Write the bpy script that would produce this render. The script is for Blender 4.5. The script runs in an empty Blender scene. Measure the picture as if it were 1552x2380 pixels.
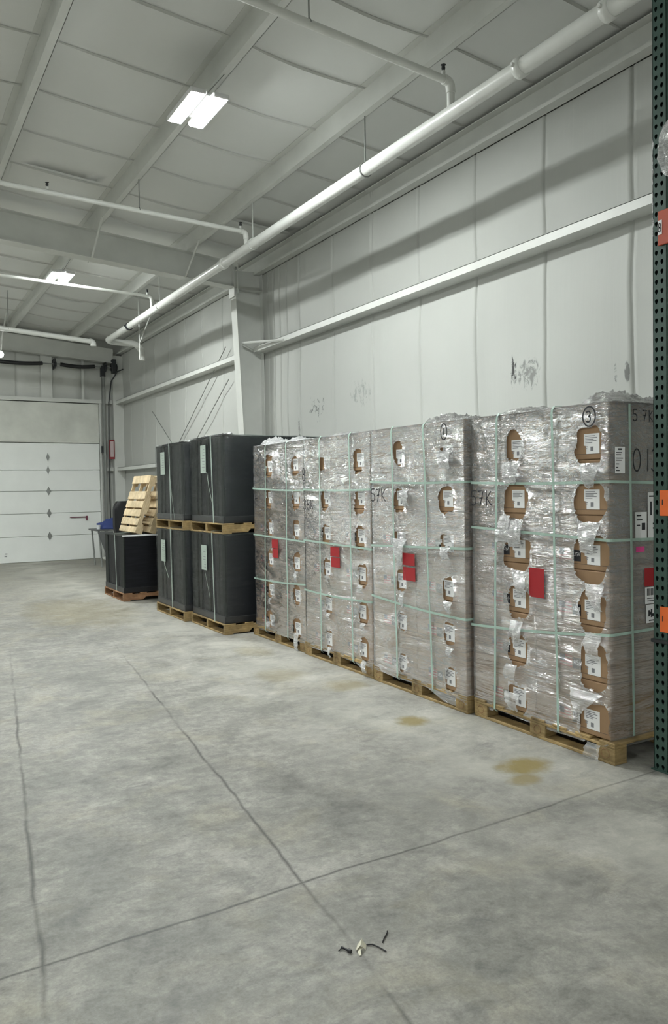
import bpy, math, random
from mathutils import Vector, Matrix, noise
random.seed(7)
C = bpy.context.scene.collection
S = bpy.context.scene

# ------------------------------------------------------------------ camera
F_PX, YAW, PITCH, ROLL, CAM_H = 1838.69, 0.5262, -0.0301, -0.0148, 1.55
fw = Vector((math.sin(YAW) * math.cos(PITCH), math.cos(YAW) * math.cos(PITCH), math.sin(PITCH)))
rt = Vector((math.cos(YAW), -math.sin(YAW), 0)); up = rt.cross(fw)
r2 = rt * math.cos(ROLL) + up * math.sin(ROLL); u2 = -rt * math.sin(ROLL) + up * math.cos(ROLL)
cd = bpy.data.cameras.new('camera'); cam = bpy.data.objects.new('camera', cd); C.objects.link(cam)
m = Matrix((r2, u2, -fw)).transposed().to_4x4(); m.translation = (0, 0, CAM_H); cam.matrix_world = m
cd.sensor_fit = 'HORIZONTAL'; cd.sensor_width = 36; cd.lens = F_PX / 1552 * 36
cd.clip_start = .05; cd.clip_end = 100
S.camera = cam

# ------------------------------------------------------------------ world, exposure, lamp strength
S.view_settings.view_transform = 'Standard'; S.view_settings.look = 'None'
S.view_settings.gamma = 1; S.view_settings.use_curve_mapping = False
S.view_settings.exposure = 1.49
w = bpy.data.worlds.new('world'); S.world = w; w.use_nodes = True
w.node_tree.nodes['Background'].inputs[0].default_value = (.6, .7, .8, 1)
w.node_tree.nodes['Background'].inputs[1].default_value = 0.02
LAMP = 170.0

# ------------------------------------------------------------------ mesh helpers
class MB:
    def __init__(s): s.v = []; s.f = []; s.mi = []; s.sm = []
    def add(s, vs, fs, mi=0, smooth=False):
        b = len(s.v); s.v += [tuple(v) for v in vs]
        for f in fs: s.f.append([b + i for i in f]); s.mi.append(mi); s.sm.append(smooth)
        return s
    def box(s, x0, x1, y0, y1, z0, z1, mi=0, M=None):
        vs = [Vector((x, y, z)) for x in (x0, x1) for y in (y0, y1) for z in (z0, z1)]
        if M: vs = [M @ v for v in vs]
        return s.add(vs, [(0, 1, 3, 2), (4, 6, 7, 5), (0, 4, 5, 1), (2, 3, 7, 6), (0, 2, 6, 4), (1, 5, 7, 3)], mi)
    def bevbox(s, x0, x1, y0, y1, z0, z1, b=.004, mi=0, M=None):
        # chamfered box
        vs = []; fs = []
        X = (x0, x1); Y = (y0, y1); Z = (z0, z1); idx = {}
        for i in (0, 1):
            for j in (0, 1):
                for k in (0, 1):
                    sx, sy, sz = (1 - 2 * i) * b, (1 - 2 * j) * b, (1 - 2 * k) * b
                    for a, p in enumerate([(X[i], Y[j] + sy, Z[k] + sz), (X[i] + sx, Y[j], Z[k] + sz), (X[i] + sx, Y[j] + sy, Z[k])]):
                        idx[i, j, k, a] = len(vs); vs.append(Vector(p))
        g = lambda *t: idx[t]
        for i in (0, 1): fs.append([g(i, 0, 0, 0), g(i, 1, 0, 0), g(i, 1, 1, 0), g(i, 0, 1, 0)][::(1 if i else -1)])
        for j in (0, 1): fs.append([g(0, j, 0, 1), g(1, j, 0, 1), g(1, j, 1, 1), g(0, j, 1, 1)][::(-1 if j else 1)])
        for k in (0, 1): fs.append([g(0, 0, k, 2), g(1, 0, k, 2), g(1, 1, k, 2), g(0, 1, k, 2)][::(1 if k else -1)])
        for j in (0, 1):
            for k in (0, 1): fs.append([g(0, j, k, 1), g(1, j, k, 1), g(1, j, k, 2), g(0, j, k, 2)])
        for i in (0, 1):
            for k in (0, 1): fs.append([g(i, 0, k, 0), g(i, 1, k, 0), g(i, 1, k, 2), g(i, 0, k, 2)])
            for j in (0, 1): fs.append([g(i, j, 0, 0), g(i, j, 1, 0), g(i, j, 1, 1), g(i, j, 0, 1)])
        for i in (0, 1):
            for j in (0, 1):
                for k in (0, 1): fs.append([g(i, j, k, 0), g(i, j, k, 1), g(i, j, k, 2)])
        if M: vs = [M @ v for v in vs]
        return s.add(vs, fs, mi)
    def tube(s, pts, r, n=12, mi=0, cap=True, smooth=True):
        pts = [Vector(p) for p in pts]; R = r if isinstance(r, (list, tuple)) else [r] * len(pts)
        vs = []; fs = []; prev = None
        for i, p in enumerate(pts):
            d = (pts[min(i + 1, len(pts) - 1)] - pts[max(i - 1, 0)]).normalized()
            if prev is None:
                a = d.cross(Vector((0, 0, 1)));
                if a.length < .1: a = d.cross(Vector((1, 0, 0)))
            else: a = prev - d * prev.dot(d)
            a.normalize(); prev = a; b = d.cross(a)
            for k in range(n):
                t = 2 * math.pi * k / n; vs.append(p + (a * math.cos(t) + b * math.sin(t)) * R[i])
        for i in range(len(pts) - 1):
            for k in range(n):
                q = (k + 1) % n; fs.append((i * n + k, i * n + q, (i + 1) * n + q, (i + 1) * n + k))
        s.add(vs, fs, mi, smooth)
        if cap:
            s.add(vs[:n], [tuple(range(n))[::-1]], mi); s.add(vs[-n:], [tuple(range(n))], mi)
        return s
    def grid(s, P, mi=0, smooth=True):
        nr = len(P); nc = len(P[0]); vs = [p for row in P for p in row]
        return s.add(vs, [(i * nc + j, i * nc + j + 1, (i + 1) * nc + j + 1, (i + 1) * nc + j) for i in range(nr - 1) for j in range(nc - 1)], mi, smooth)
    def build(s, name, mats, parent=None, loc=None, recalc=True):
        me = bpy.data.meshes.new(name)
        o0 = Vector(loc) if loc is not None else Vector((0, 0, 0))
        me.from_pydata([tuple(Vector(v) - o0) for v in s.v], [], s.f)
        if not isinstance(mats, (list, tuple)): mats = [mats]
        for mt in mats: me.materials.append(mt)
        me.polygons.foreach_set('material_index', s.mi); me.polygons.foreach_set('use_smooth', s.sm)
        if recalc:
            import bmesh
            bm = bmesh.new(); bm.from_mesh(me); bmesh.ops.recalc_face_normals(bm, faces=bm.faces); bm.to_mesh(me); bm.free()
        me.update()
        o = bpy.data.objects.new(name, me); C.objects.link(o)
        if parent is not None: o.parent = parent
        o.location = o0
        return o

def tag(o, label=None, cat=None, group=None, kind=None):
    if label: o['label'] = label
    if cat: o['category'] = cat
    if group: o['group'] = group
    if kind: o['kind'] = kind
    return o
def thing(name, loc, label, cat, group=None, rz=0):
    o = bpy.data.objects.new(name, None); C.objects.link(o); o.location = loc; o.rotation_euler = (0, 0, rz)
    o.empty_display_size = .1
    return tag(o, label, cat, group)
def copy_tree(o, parent=None):
    c = o.copy(); C.objects.link(c)
    if parent is not None: c.parent = parent
    for ch in list(o.children): copy_tree(ch, c)
    return c

# ------------------------------------------------------------------ materials
def newmat(name):
    mt = bpy.data.materials.new(name); mt.use_nodes = True; nt = mt.node_tree
    return mt, nt, nt.nodes['Principled BSDF']
def N(nt, t, **kw):
    n = nt.nodes.new(t)
    for k, v in kw.items():
        if hasattr(n, k): setattr(n, k, v)
        else: n.inputs[k].default_value = v
    return n
def coords(nt, scale=(1, 1, 1), rot=(0, 0, 0), kind='Object'):
    tc = N(nt, 'ShaderNodeTexCoord'); mp = N(nt, 'ShaderNodeMapping')
    mp.inputs['Scale'].default_value = scale; mp.inputs['Rotation'].default_value = rot
    nt.links.new(tc.outputs[kind], mp.inputs['Vector']); return mp.outputs[0]
def world_coords(nt, scale=(1, 1, 1), rot=(0, 0, 0)):
    g = N(nt, 'ShaderNodeNewGeometry'); mp = N(nt, 'ShaderNodeMapping')
    mp.inputs['Scale'].default_value = scale; mp.inputs['Rotation'].default_value = rot
    nt.links.new(g.outputs['Position'], mp.inputs['Vector']); return mp.outputs[0]
def noise_tex(nt, vec, scale, detail=4, rough=.55, dist=0):
    n = N(nt, 'ShaderNodeTexNoise'); n.inputs['Scale'].default_value = scale; n.inputs['Detail'].default_value = detail
    n.inputs['Roughness'].default_value = rough; n.inputs['Distortion'].default_value = dist
    nt.links.new(vec, n.inputs['Vector']); return n.outputs['Fac']
def ramp(nt, fac, stops):
    r = N(nt, 'ShaderNodeValToRGB'); e = r.color_ramp.elements
    while len(e) < len(stops): e.new(.5)
    for i, (p, c) in enumerate(stops): e[i].position = p; e[i].color = (*c, 1) if len(c) == 3 else c
    nt.links.new(fac, r.inputs[0]); return r.outputs[0]
def mth(nt, op, a, b=None, c=None, clamp=False):
    n = N(nt, 'ShaderNodeMath', operation=op); n.use_clamp = clamp
    for i, v in enumerate((a, b, c)):
        if v is None: continue
        if isinstance(v, (int, float)): n.inputs[i].default_value = v
        else: nt.links.new(v, n.inputs[i])
    return n.outputs[0]
def mixc(nt, fac, a, b, mode='MIX'):
    n = N(nt, 'ShaderNodeMix', data_type='RGBA', blend_type=mode)
    for i, v in ((0, fac), (6, a), (7, b)):
        if isinstance(v, (int, float)): n.inputs[i].default_value = v
        elif isinstance(v, tuple): n.inputs[i].default_value = (*v, 1)
        else: nt.links.new(v, n.inputs[i])
    return n.outputs[2]
def bump(nt, h, strength=.3, dist=.01, normal=None):
    b = N(nt, 'ShaderNodeBump'); b.inputs['Strength'].default_value = strength; b.inputs['Distance'].default_value = dist
    nt.links.new(h, b.inputs['Height'])
    if normal is not None: nt.links.new(normal, b.inputs['Normal'])
    return b.outputs[0]
def simple(name, col, rough=.5, metal=0, var=.06, vs=8, bs=0, bsc=60, spec=.5):
    mt, nt, p = newmat(name)
    v = coords(nt); f = noise_tex(nt, v, vs)
    c = ramp(nt, f, [(.3, tuple(max(0, x * (1 - var)) for x in col)), (.7, tuple(min(1, x * (1 + var)) for x in col))])
    nt.links.new(c, p.inputs['Base Color']); p.inputs['Roughness'].default_value = rough; p.inputs['Metallic'].default_value = metal
    p.inputs['Specular IOR Level'].default_value = spec
    if bs: nt.links.new(bump(nt, noise_tex(nt, v, bsc), bs, .004), p.inputs['Normal'])
    return mt

M = {}
M['white_steel'] = simple('white_painted_steel', (.62, .63, .60), .45, var=.05, vs=3)
M['grey_steel'] = simple('grey_steel', (.30, .31, .30), .4, .6)
M['dark_steel'] = simple('dark_steel', (.03, .032, .035), .45, .3)
M['pipe'] = simple('white_pipe_paint', (.70, .71, .68), .32, var=.05, vs=5)
M['lamp_case'] = simple('lamp_case_white', (.7, .7, .7), .4)
M['black'] = simple('black_plastic', (.012, .012, .014), .4)
M['mint'] = simple('mint_strap', (.37, .50, .43), .35, var=.1, vs=30)
M['strap_grey'] = simple('grey_green_strap', (.35, .42, .38), .35, var=.25, vs=60)
M['paper'] = simple('label_paper', (.80, .80, .80), .5, var=.03)
M['paper_green'] = simple('label_paper_pale_green', (.42, .50, .44), .4, var=.08)
M['ink'] = simple('black_ink', (.015, .015, .02), .6)
M['ink_grey'] = simple('grey_ink', (.22, .22, .24), .6)
M['red'] = simple('red_label', (.36, .007, .014), .45)
M['pink'] = simple('pink_sticker', (.75, .06, .28), .5)
M['orange'] = simple('orange_plate', (.85, .16, .03), .4)
M['flag_red'] = simple('flag_print_red', (.50, .10, .10), .6)
M['flag_white'] = simple('flag_print_white', (.62, .5, .42), .6)
M['flag_blue'] = simple('flag_print_blue', (.06, .06, .10), .6)
M['blue_cloth'] = simple('blue_cloth', (.03, .05, .18), .8, bs=.5)
M['white_cloth'] = simple('white_cloth', (.6, .62, .64), .8, bs=.5)
M['silver'] = simple('silver_frame', (.85, .86, .88), .3, .1)
M['table_grey'] = simple('table_grey', (.11, .115, .115), .5)
M['trim_dark'] = simple('dark_trim', (.10, .10, .10), .6)

def wood(name, a, b, dirt_or_dim=.35):
    mt, nt, p = newmat(name)
    v = coords(nt, (1, 1, 1)); g = N(nt, 'ShaderNodeTexNoise'); g.inputs['Scale'].default_value = 6; g.inputs['Detail'].default_value = 8
    mp = coords(nt, (2, 2, 9)); nt.links.new(mp, g.inputs['Vector'])
    c = ramp(nt, g.outputs['Fac'], [(.3, a), (.7, b)])
    d = ramp(nt, noise_tex(nt, v, 3.5, 6), [(.35, (dirt_or_dim, dirt_or_dim, dirt_or_dim)), (.62, (1, 1, 1))])
    c2 = mixc(nt, 1.0, c, d, 'MULTIPLY')
    nt.links.new(c2, p.inputs['Base Color']); p.inputs['Roughness'].default_value = .75
    nt.links.new(bump(nt, g.outputs['Fac'], .4, .003), p.inputs['Normal'])
    return mt
M['wood'] = wood('pallet_wood_olive', (.30, .20, .075), (.52, .37, .17))
M['wood_new'] = wood('pallet_wood_fresh', (.55, .42, .25), (.78, .64, .42), .75)
M['wood_red'] = wood('pallet_wood_reddish', (.26, .13, .06), (.42, .23, .12), .5)

# carton board
def carton_mat():
    mt, nt, p = newmat('brown_corrugated_carton')
    v = coords(nt); c = ramp(nt, noise_tex(nt, v, 5, 5), [(.3, (.285, .175, .095)), (.7, (.355, .225, .125))])
    wv = N(nt, 'ShaderNodeTexWave', bands_direction='Y'); wv.inputs['Scale'].default_value = 40; wv.inputs['Distortion'].default_value = .6
    nt.links.new(v, wv.inputs['Vector'])
    c = mixc(nt, .06, c, wv.outputs[0], 'MULTIPLY')
    nt.links.new(c, p.inputs['Base Color']); p.inputs['Roughness'].default_value = .8
    nt.links.new(bump(nt, wv.outputs['Fac'], .12, .001), p.inputs['Normal']); return mt
M['carton'] = carton_mat()
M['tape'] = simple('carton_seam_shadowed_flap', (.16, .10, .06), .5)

# stretch film
def film(name, col, lo, hi, rough, bs=.35, gl_k=1.0, sheen=1.0, flat=False):
    """thin clear plastic: see-through, slightly milky where it is doubled or crinkled, glossy on its creases"""
    mt, nt, p = newmat(name)
    out = nt.nodes['Material Output']
    pos = world_coords(nt); sx = N(nt, 'ShaderNodeSeparateXYZ'); nt.links.new(pos, sx.inputs[0])
    loose = mth(nt, 'MULTIPLY_ADD', sx.outputs[2], .9, -.45, clamp=True)          # the wrap is slack and crinkled high up, taut low down
    long_ = noise_tex(nt, world_coords(nt, (.8, .8, 14), (.10, 0, 0)), 1.6, 6, .62, .5)      # creases pulled round the load
    diag = noise_tex(nt, world_coords(nt, (2.5, 2.5, 9), (.75, 0, 0)), 1.9, 5, .6, 1.4)
    diag2 = noise_tex(nt, world_coords(nt, (2.5, 2.2, 8), (-.9, 0, 0)), 1.7, 5, .6, 1.6)
    def ridge(x, w_): return mth(nt, 'SUBTRACT', 1.0, mth(nt, 'DIVIDE', mth(nt, 'ABSOLUTE', mth(nt, 'SUBTRACT', x, .5)), w_), clamp=True)
    r1, r2, r3 = ridge(long_, .035), ridge(diag, .03), ridge(diag2, .03)
    patch = ramp(nt, noise_tex(nt, pos, 2.6, 3, .5), [(.42, (0, 0, 0)), (.62, (1, 1, 1))])
    folds = noise_tex(nt, world_coords(nt, (1.2, 1.2, 4.5), (.25, 0, 0)), 1.5, 3, .5, .6)
    h = mth(nt, 'ADD', mth(nt, 'MULTIPLY_ADD', long_, 1.1, mth(nt, 'MULTIPLY', folds, 3.2)), mth(nt, 'MULTIPLY', mth(nt, 'ADD', diag, diag2), loose))
    h = mth(nt, 'ADD', h, mth(nt, 'MULTIPLY', mth(nt, 'ADD', mth(nt, 'MULTIPLY', r1, patch), mth(nt, 'MULTIPLY', mth(nt, 'ADD', r2, r3), loose)), .22))
    nrm = bump(nt, h, bs, .03)
    p.inputs['Base Color'].default_value = (*col, 1); p.inputs['Roughness'].default_value = rough
    p.inputs['Specular IOR Level'].default_value = .5
    nt.links.new(nrm, p.inputs['Normal'])
    tr = N(nt, 'ShaderNodeBsdfTransparent'); tr.inputs[0].default_value = (.97, .97, .98, 1)
    gl = N(nt, 'ShaderNodeBsdfGlossy'); gl.inputs['Roughness'].default_value = rough * .6; nt.links.new(nrm, gl.inputs['Normal'])
    gl.inputs['Color'].default_value = (1, 1, 1, 1)
    gm = N(nt, 'ShaderNodeNewGeometry'); dt = N(nt, 'ShaderNodeVectorMath', operation='DOT_PRODUCT'); nt.links.new(nrm, dt.inputs[0]); nt.links.new(gm.outputs['Incoming'], dt.inputs[1])
    fz = mth(nt, 'MULTIPLY_ADD', mth(nt, 'POWER', mth(nt, 'SUBTRACT', 1.0, mth(nt, 'ABSOLUTE', dt.outputs['Value']), clamp=True), 5.0), .93, .065)
    milky = noise_tex(nt, world_coords(nt, (1.3, 1.3, 4)), 1.5, 5, .6, .8)
    f = mth(nt, 'MULTIPLY_ADD', mth(nt, 'SUBTRACT', milky, .5), (hi - lo) * 1.8, (lo + hi) / 2)
    cr = mth(nt, 'MULTIPLY', mth(nt, 'MAXIMUM', mth(nt, 'MULTIPLY', r1, patch), mth(nt, 'MULTIPLY', mth(nt, 'MAXIMUM', r2, r3), loose)), .42 * sheen)
    f = mth(nt, 'ADD', mth(nt, 'ADD', f, cr), mth(nt, 'MULTIPLY', loose, .15 * sheen), clamp=True)
    m1 = N(nt, 'ShaderNodeMixShader'); nt.links.new(f, m1.inputs[0]); nt.links.new(tr.outputs[0], m1.inputs[1]); nt.links.new(p.outputs[0], m1.inputs[2])
    m2 = N(nt, 'ShaderNodeMixShader'); nt.links.new(mth(nt, 'MULTIPLY', fz, gl_k, clamp=True), m2.inputs[0])
    nt.links.new(m1.outputs[0], m2.inputs[1]); nt.links.new(gl.outputs[0], m2.inputs[2])
    nt.links.new(m2.outputs[0], out.inputs['Surface']); return mt
M['film'] = film('clear_stretch_film', (.49, .475, .48), .10, .38, .26, .8, 3.2)
M['film_thick'] = film('folded_stretch_film', (.82, .83, .84), .12, .85, .20, .8, 1.6)
M['film_dark'] = film('clear_film_on_black', (.08, .10, .095), .01, .10, .22, .4, .30, .25)

# black module packs
def black_mat(name, col, rough=.35):
    mt, nt, p = newmat(name); v = coords(nt, (1, 1, 14)); f = noise_tex(nt, v, 3, 6)
    c = ramp(nt, f, [(.35, tuple(x * .7 for x in col)), (.75, tuple(x * 1.35 for x in col))])
    nt.links.new(c, p.inputs['Base Color']); p.inputs['Roughness'].default_value = rough; p.inputs['Specular IOR Level'].default_value = .25; return mt
M['module'] = black_mat('black_module', (.010, .011, .014), .5)
M['board_black'] = black_mat('dark_edge_board', (.013, .016, .015), .6)

# rack paint
M['rack'] = simple('dark_green_rack_paint', (.035, .075, .06), .4, var=.1)

# floor
def floor_mat():
    mt, nt, p = newmat('polished_concrete_floor')
    v = world_coords(nt)
    a = noise_tex(nt, v, 1.1, 8, .68, .3); b = noise_tex(nt, v, 4.5, 9, .72, .3)
    f = mth(nt, 'ADD', mth(nt, 'MULTIPLY', a, .45), mth(nt, 'MULTIPLY', b, .55))
    c = ramp(nt, f, [(.36, (.175, .172, .160)), (.5, (.305, .298, .272)), (.62, (.44, .428, .39))])
    # warm dusty patches
    wp = ramp(nt, noise_tex(nt, v, 2.3, 6, .6, .6), [(.52, (0, 0, 0)), (.72, (1, 1, 1))])
    c = mixc(nt, mth(nt, 'MULTIPLY', wp, .55), c, (.38, .35, .265))
    md = noise_tex(nt, v, 11, 6, .75, .2)
    c = mixc(nt, .5, c, ramp(nt, md, [(.36, (.72, .72, .73)), (.62, (1.12, 1.12, 1.1))]), 'MULTIPLY')
    # small grey scuffs
    sv = world_coords(nt, (1.2, 3, 1), (0, 0, .5))
    sc = ramp(nt, noise_tex(nt, sv, 3.0, 9, .74, .7), [(.52, (0, 0, 0)), (.66, (1, 1, 1))])
    c = mixc(nt, mth(nt, 'MULTIPLY', sc, .5), c, (.15, .15, .148))
    fine = mth(nt, 'ADD', mth(nt, 'MULTIPLY', noise_tex(nt, v, 90, 3, .7), .5), mth(nt, 'MULTIPLY', noise_tex(nt, v, 22, 6, .75), .5))
    c = mixc(nt, .45, c, ramp(nt, fine, [(.36, (.45, .45, .45)), (.62, (1.12, 1.12, 1.12))]), 'MULTIPLY')
    sx = N(nt, 'ShaderNodeSeparateXYZ'); nt.links.new(v, sx.inputs[0]); X, Y = sx.outputs[0], sx.outputs[1]
    wob = mth(nt, 'MULTIPLY_ADD', noise_tex(nt, v, 2.0, 3), .06, -.03)
    def line(px, py, dx, dy, width, y0=None, y1=None, amt=1.0):
        L = math.hypot(dx, dy); nx, ny = -dy / L, dx / L
        d = mth(nt, 'ADD', mth(nt, 'MULTIPLY', mth(nt, 'SUBTRACT', X, px), nx), mth(nt, 'MULTIPLY', mth(nt, 'SUBTRACT', Y, py), ny))
        d = mth(nt, 'ABSOLUTE', mth(nt, 'ADD', d, wob))
        k = mth(nt, 'SUBTRACT', 1.0, mth(nt, 'DIVIDE', d, width), clamp=True)
        return mth(nt, 'MULTIPLY', k, amt)
    breakup = ramp(nt, noise_tex(nt, v, 1.6, 4), [(.38, (.25, .25, .25)), (.55, (1, 1, 1))])
    l1 = line(.3, 2.69, 3.15, .09, .011); l2 = line(1.315, 1.89, .66, 5.4, .013); l3 = line(.421, 2.61, .255, 2.1, .014)
    l4 = line(0, 8.3, 4, .1, .015, amt=.4); l5 = line(0, 13.8, 4, .1, .015, amt=.4)
    fade = mth(nt, 'MULTIPLY_ADD', Y, -.35, 3.0, clamp=True)
    js = mth(nt, 'MAXIMUM', mth(nt, 'MAXIMUM', l1, mth(nt, 'MULTIPLY', mth(nt, 'MULTIPLY', mth(nt, 'MAXIMUM', l2, l3), breakup), fade)), mth(nt, 'MAXIMUM', l4, l5))
    c = mixc(nt, mth(nt, 'MULTIPLY', js, .8), c, (.05, .05, .048))
    # yellowish spills by the pallets
    spots = None
    for (cx, cy, rx, ry, am) in [(3.06, 3.22, .20, .15, 1.0), (3.05, 4.25, .15, .13, .9), (2.92, 3.08, .12, .09, .8), (3.15, 5.3, .2, .2, .5), (2.9, 5.9, .25, .3, .35), (3.1, 6.9, .2, .3, .3), (2.3, 10.5, .8, 1.6, .35)]:
        q = mth(nt, 'ADD', mth(nt, 'POWER', mth(nt, 'ABSOLUTE', mth(nt, 'DIVIDE', mth(nt, 'SUBTRACT', X, cx), rx)), 2.0), mth(nt, 'POWER', mth(nt, 'ABSOLUTE', mth(nt, 'DIVIDE', mth(nt, 'SUBTRACT', Y, cy), ry)), 2.0))
        q = mth(nt, 'ADD', q, mth(nt, 'MULTIPLY_ADD', b, 2.2, -1.1))
        k = mth(nt, 'MULTIPLY', mth(nt, 'MULTIPLY', mth(nt, 'SUBTRACT', 1.0, q, clamp=True), 1.15, clamp=True), am)
        spots = k if spots is None else mth(nt, 'MAXIMUM', spots, k)
    c = mixc(nt, mth(nt, 'MULTIPLY', spots, .85), c, (.27, .205, .055))
    dirt_or_dim = mth(nt, 'MULTIPLY', mth(nt, 'MULTIPLY_ADD', Y, .125, -1.25, clamp=True), ramp(nt, a, [(.3, (.55,) * 3), (.6, (1,) * 3)]))  # dimmer light toward the back door, painted as a darker floor colour
    c = mixc(nt, mth(nt, 'MULTIPLY', dirt_or_dim, .6), c, (.17, .16, .115))
    # pale band along the pallets: reflected light painted into the floor colour
    dl = mth(nt, 'SUBTRACT', 1.0, mth(nt, 'DIVIDE', mth(nt, 'ABSOLUTE', mth(nt, 'SUBTRACT', X, 2.9)), 1.0), clamp=True)
    dn = ramp(nt, noise_tex(nt, v, 1.7, 5, .6, .5), [(.35, (0, 0, 0)), (.6, (1, 1, 1))])
    c = mixc(nt, mth(nt, 'MULTIPLY', mth(nt, 'MULTIPLY', dl, dn), mth(nt, 'MULTIPLY_ADD', spots, -.55, .55, clamp=True)), c, (.55, .54, .48))
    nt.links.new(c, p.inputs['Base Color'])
    nt.links.new(ramp(nt, b, [(.3, (.42,) * 3), (.7, (.62,) * 3)]), p.inputs['Roughness'])
    p.inputs['Specular IOR Level'].default_value = .35
    hh = mth(nt, 'SUBTRACT', mth(nt, 'MULTIPLY', fine, .15), js)
    nt.links.new(bump(nt, hh, .25, .004), p.inputs['Normal'])
    return mt
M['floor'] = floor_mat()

def liner(name, base, marks=(), grime=.06, bs=.25):
    mt, nt, p = newmat(name)
    v = world_coords(nt)
    c = ramp(nt, noise_tex(nt, v, .7, 5), [(.3, tuple(x * (1 - grime) for x in base)), (.7, base)])
    wr = world_coords(nt, (1, 30, .8)); rib = noise_tex(nt, wr, 1.0, 4, .6)
    if marks:
        sx = N(nt, 'ShaderNodeSeparateXYZ'); nt.links.new(v, sx.inputs[0]); Y, Z = sx.outputs[1], sx.outputs[2]
        nz = noise_tex(nt, world_coords(nt, (1, 16, 11)), 1.0, 6, .68, .8)
        tot = None
        for (cy, cz, ry, rz, thr, am) in marks:
            q = mth(nt, 'ADD', mth(nt, 'POWER', mth(nt, 'ABSOLUTE', mth(nt, 'DIVIDE', mth(nt, 'SUBTRACT', Y, cy), ry)), 2.0), mth(nt, 'POWER', mth(nt, 'ABSOLUTE', mth(nt, 'DIVIDE', mth(nt, 'SUBTRACT', Z, cz), rz)), 2.0))
            inside = mth(nt, 'SUBTRACT', 1.0, q, clamp=True)
            k = mth(nt, 'MULTIPLY', mth(nt, 'MULTIPLY', mth(nt, 'SUBTRACT', mth(nt, 'ADD', nz, mth(nt, 'MULTIPLY', inside, .12)), thr), 9.0, clamp=True), mth(nt, 'MULTIPLY', inside, 3.0, clamp=True))
            k = mth(nt, 'MULTIPLY', k, am); tot = k if tot is None else mth(nt, 'MAXIMUM', tot, k)
        c = mixc(nt, tot, c, (.06, .06, .06))
    nt.links.new(c, p.inputs['Base Color']); p.inputs['Roughness'].default_value = .55; p.inputs['Specular IOR Level'].default_value = .25
    h = mth(nt, 'ADD', mth(nt, 'MULTIPLY', rib, .7), mth(nt, 'MULTIPLY', noise_tex(nt, v, 3, 4), .5))
    nt.links.new(bump(nt, h, bs, .012), p.inputs['Normal']); return mt
MARKS = [(5.47, 2.60, .05, .17, .56, 1.0), (5.27, 2.55, .16, .16, .54, .55), (9.2, 2.62, .28, .22, .63, .9),
         (8.1, 2.68, .28, .2, .60, .35), (4.2, 2.42, .03, .09, .47, .7), (4.31, 2.43, .02, .08, .52, .7), (9.7, 2.36, .05, .2, .55, .6)]
M['wall'] = liner('white_vinyl_wall_liner', (.47, .48, .455), MARKS)
M['wall_plain'] = liner('white_vinyl_wall_liner_plain', (.62, .63, .60))
M['ceil'] = liner('white_vinyl_roof_liner', (.74, .75, .73), bs=.08)
M['door'] = simple('white_sectional_door', (.84, .86, .84), .5, var=.03, vs=2)
M['door_header'] = simple('soiled_white_panel', (.64, .65, .60), .6, var=.12, vs=2)

# ------------------------------------------------------------------ room shell
XW, YB, XL, YF = 5.12, 18.75, -9.0, -8.0
def zpur(x): return 4.85 + .083 * (5.1 - x)     # underside of the roof purlins
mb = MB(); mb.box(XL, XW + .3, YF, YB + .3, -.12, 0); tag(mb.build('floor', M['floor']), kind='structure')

seams = [4.15 + .915 * k for k in range(-14, 16)]
def wall_grid():
    ys = []
    sset = [s for s in seams if YF < s < YB - .1 and abs(s - 10.8) > .35]
    folds = [10.62, 10.44, 10.25, 10.02]
    allS = sorted(sset + folds)
    for s_ in allS: ys += [s_ - .05, s_ - .022, s_ - .009, s_, s_ + .009, s_ + .022, s_ + .05]
    y = YF
    while y < YB: ys.append(y); y += .15
    ys = sorted(set(round(y, 4) for y in ys if YF <= y <= YB)) + [YB]
    zs = [0, .3, .6, .9, 1.2, 1.5, 1.8, 1.93, 2.02, 2.1, 2.25, 2.5, 2.7, 2.9, 3.1, 3.3, 3.45, 3.56, 3.62, 3.7, 3.85, 4.0, 4.15, 4.3, 4.45, 4.6, 4.7, 4.8, 5.02]
    P = []
    for z in zs:
        row = []
        for y in ys:
            d = min(abs(y - s_) for s_ in allS)
            crease = .016 * max(0, 1 - d / .02) - .012 * max(0, 1 - abs(d - .03) / .03)
            pin = min(abs(z - 2.02), abs(z - 3.59), abs(z - 4.85), abs(z)) 
            bul = .035 * min(1, pin / .5) * (.6 + .8 * noise.noise(Vector((0, y * .8, z * .7))))
            lean = .008 * noise.noise(Vector((3, y * 3, z * .6)))
            row.append((XW - bul + crease + lean, y + (.012 * noise.noise(Vector((y, 0, z * 1.3))) if d < .06 else 0), z))
        P.append(row)
    return P
mb = MB(); mb.grid(wall_grid(), 0, True); mb.box(XW + .12, XW + .2, YF, YB + .2, 0, 5.1, 1)
tag(mb.build('wall_right', [M['wall'], M['wall_plain']], recalc=False), kind='structure')
# back wall
mb = MB()
xs = [4.0 * i / 20 for i in range(0)]
P = []
bx = sorted([XL + .25 * k for k in range(int((XW - XL) / .25) + 1)] + [2.8 + d for d in (-.02, 0, .02)] + [4.2 + d for d in (-.02, 0, .02)] + [XW])
for z in [0, .6, 1.2, 1.8, 2.4, 2.7, 3.0, 3.3, 3.6, 3.9, 4.2, 4.5, 4.8, 5.1, 6.4]:
    P.append([(x, YB - .03 * (.5 + noise.noise(Vector((x * 1.2, 0, z)))) + (.02 if min(abs(x - 2.8), abs(x - 4.2)) < .001 else 0), z) for x in bx])
mb.grid(P); mb.box(XL, XW + .2, YB + .1, YB + .2, 0, 6.4)
tag(mb.build('wall_back', M['wall_plain'], recalc=False), kind='structure')
mb = MB(); mb.box(XL - .15, XL, YF, YB + .2, 0, 6.4); tag(mb.build('wall_left', M['wall_plain']), kind='structure')
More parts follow.
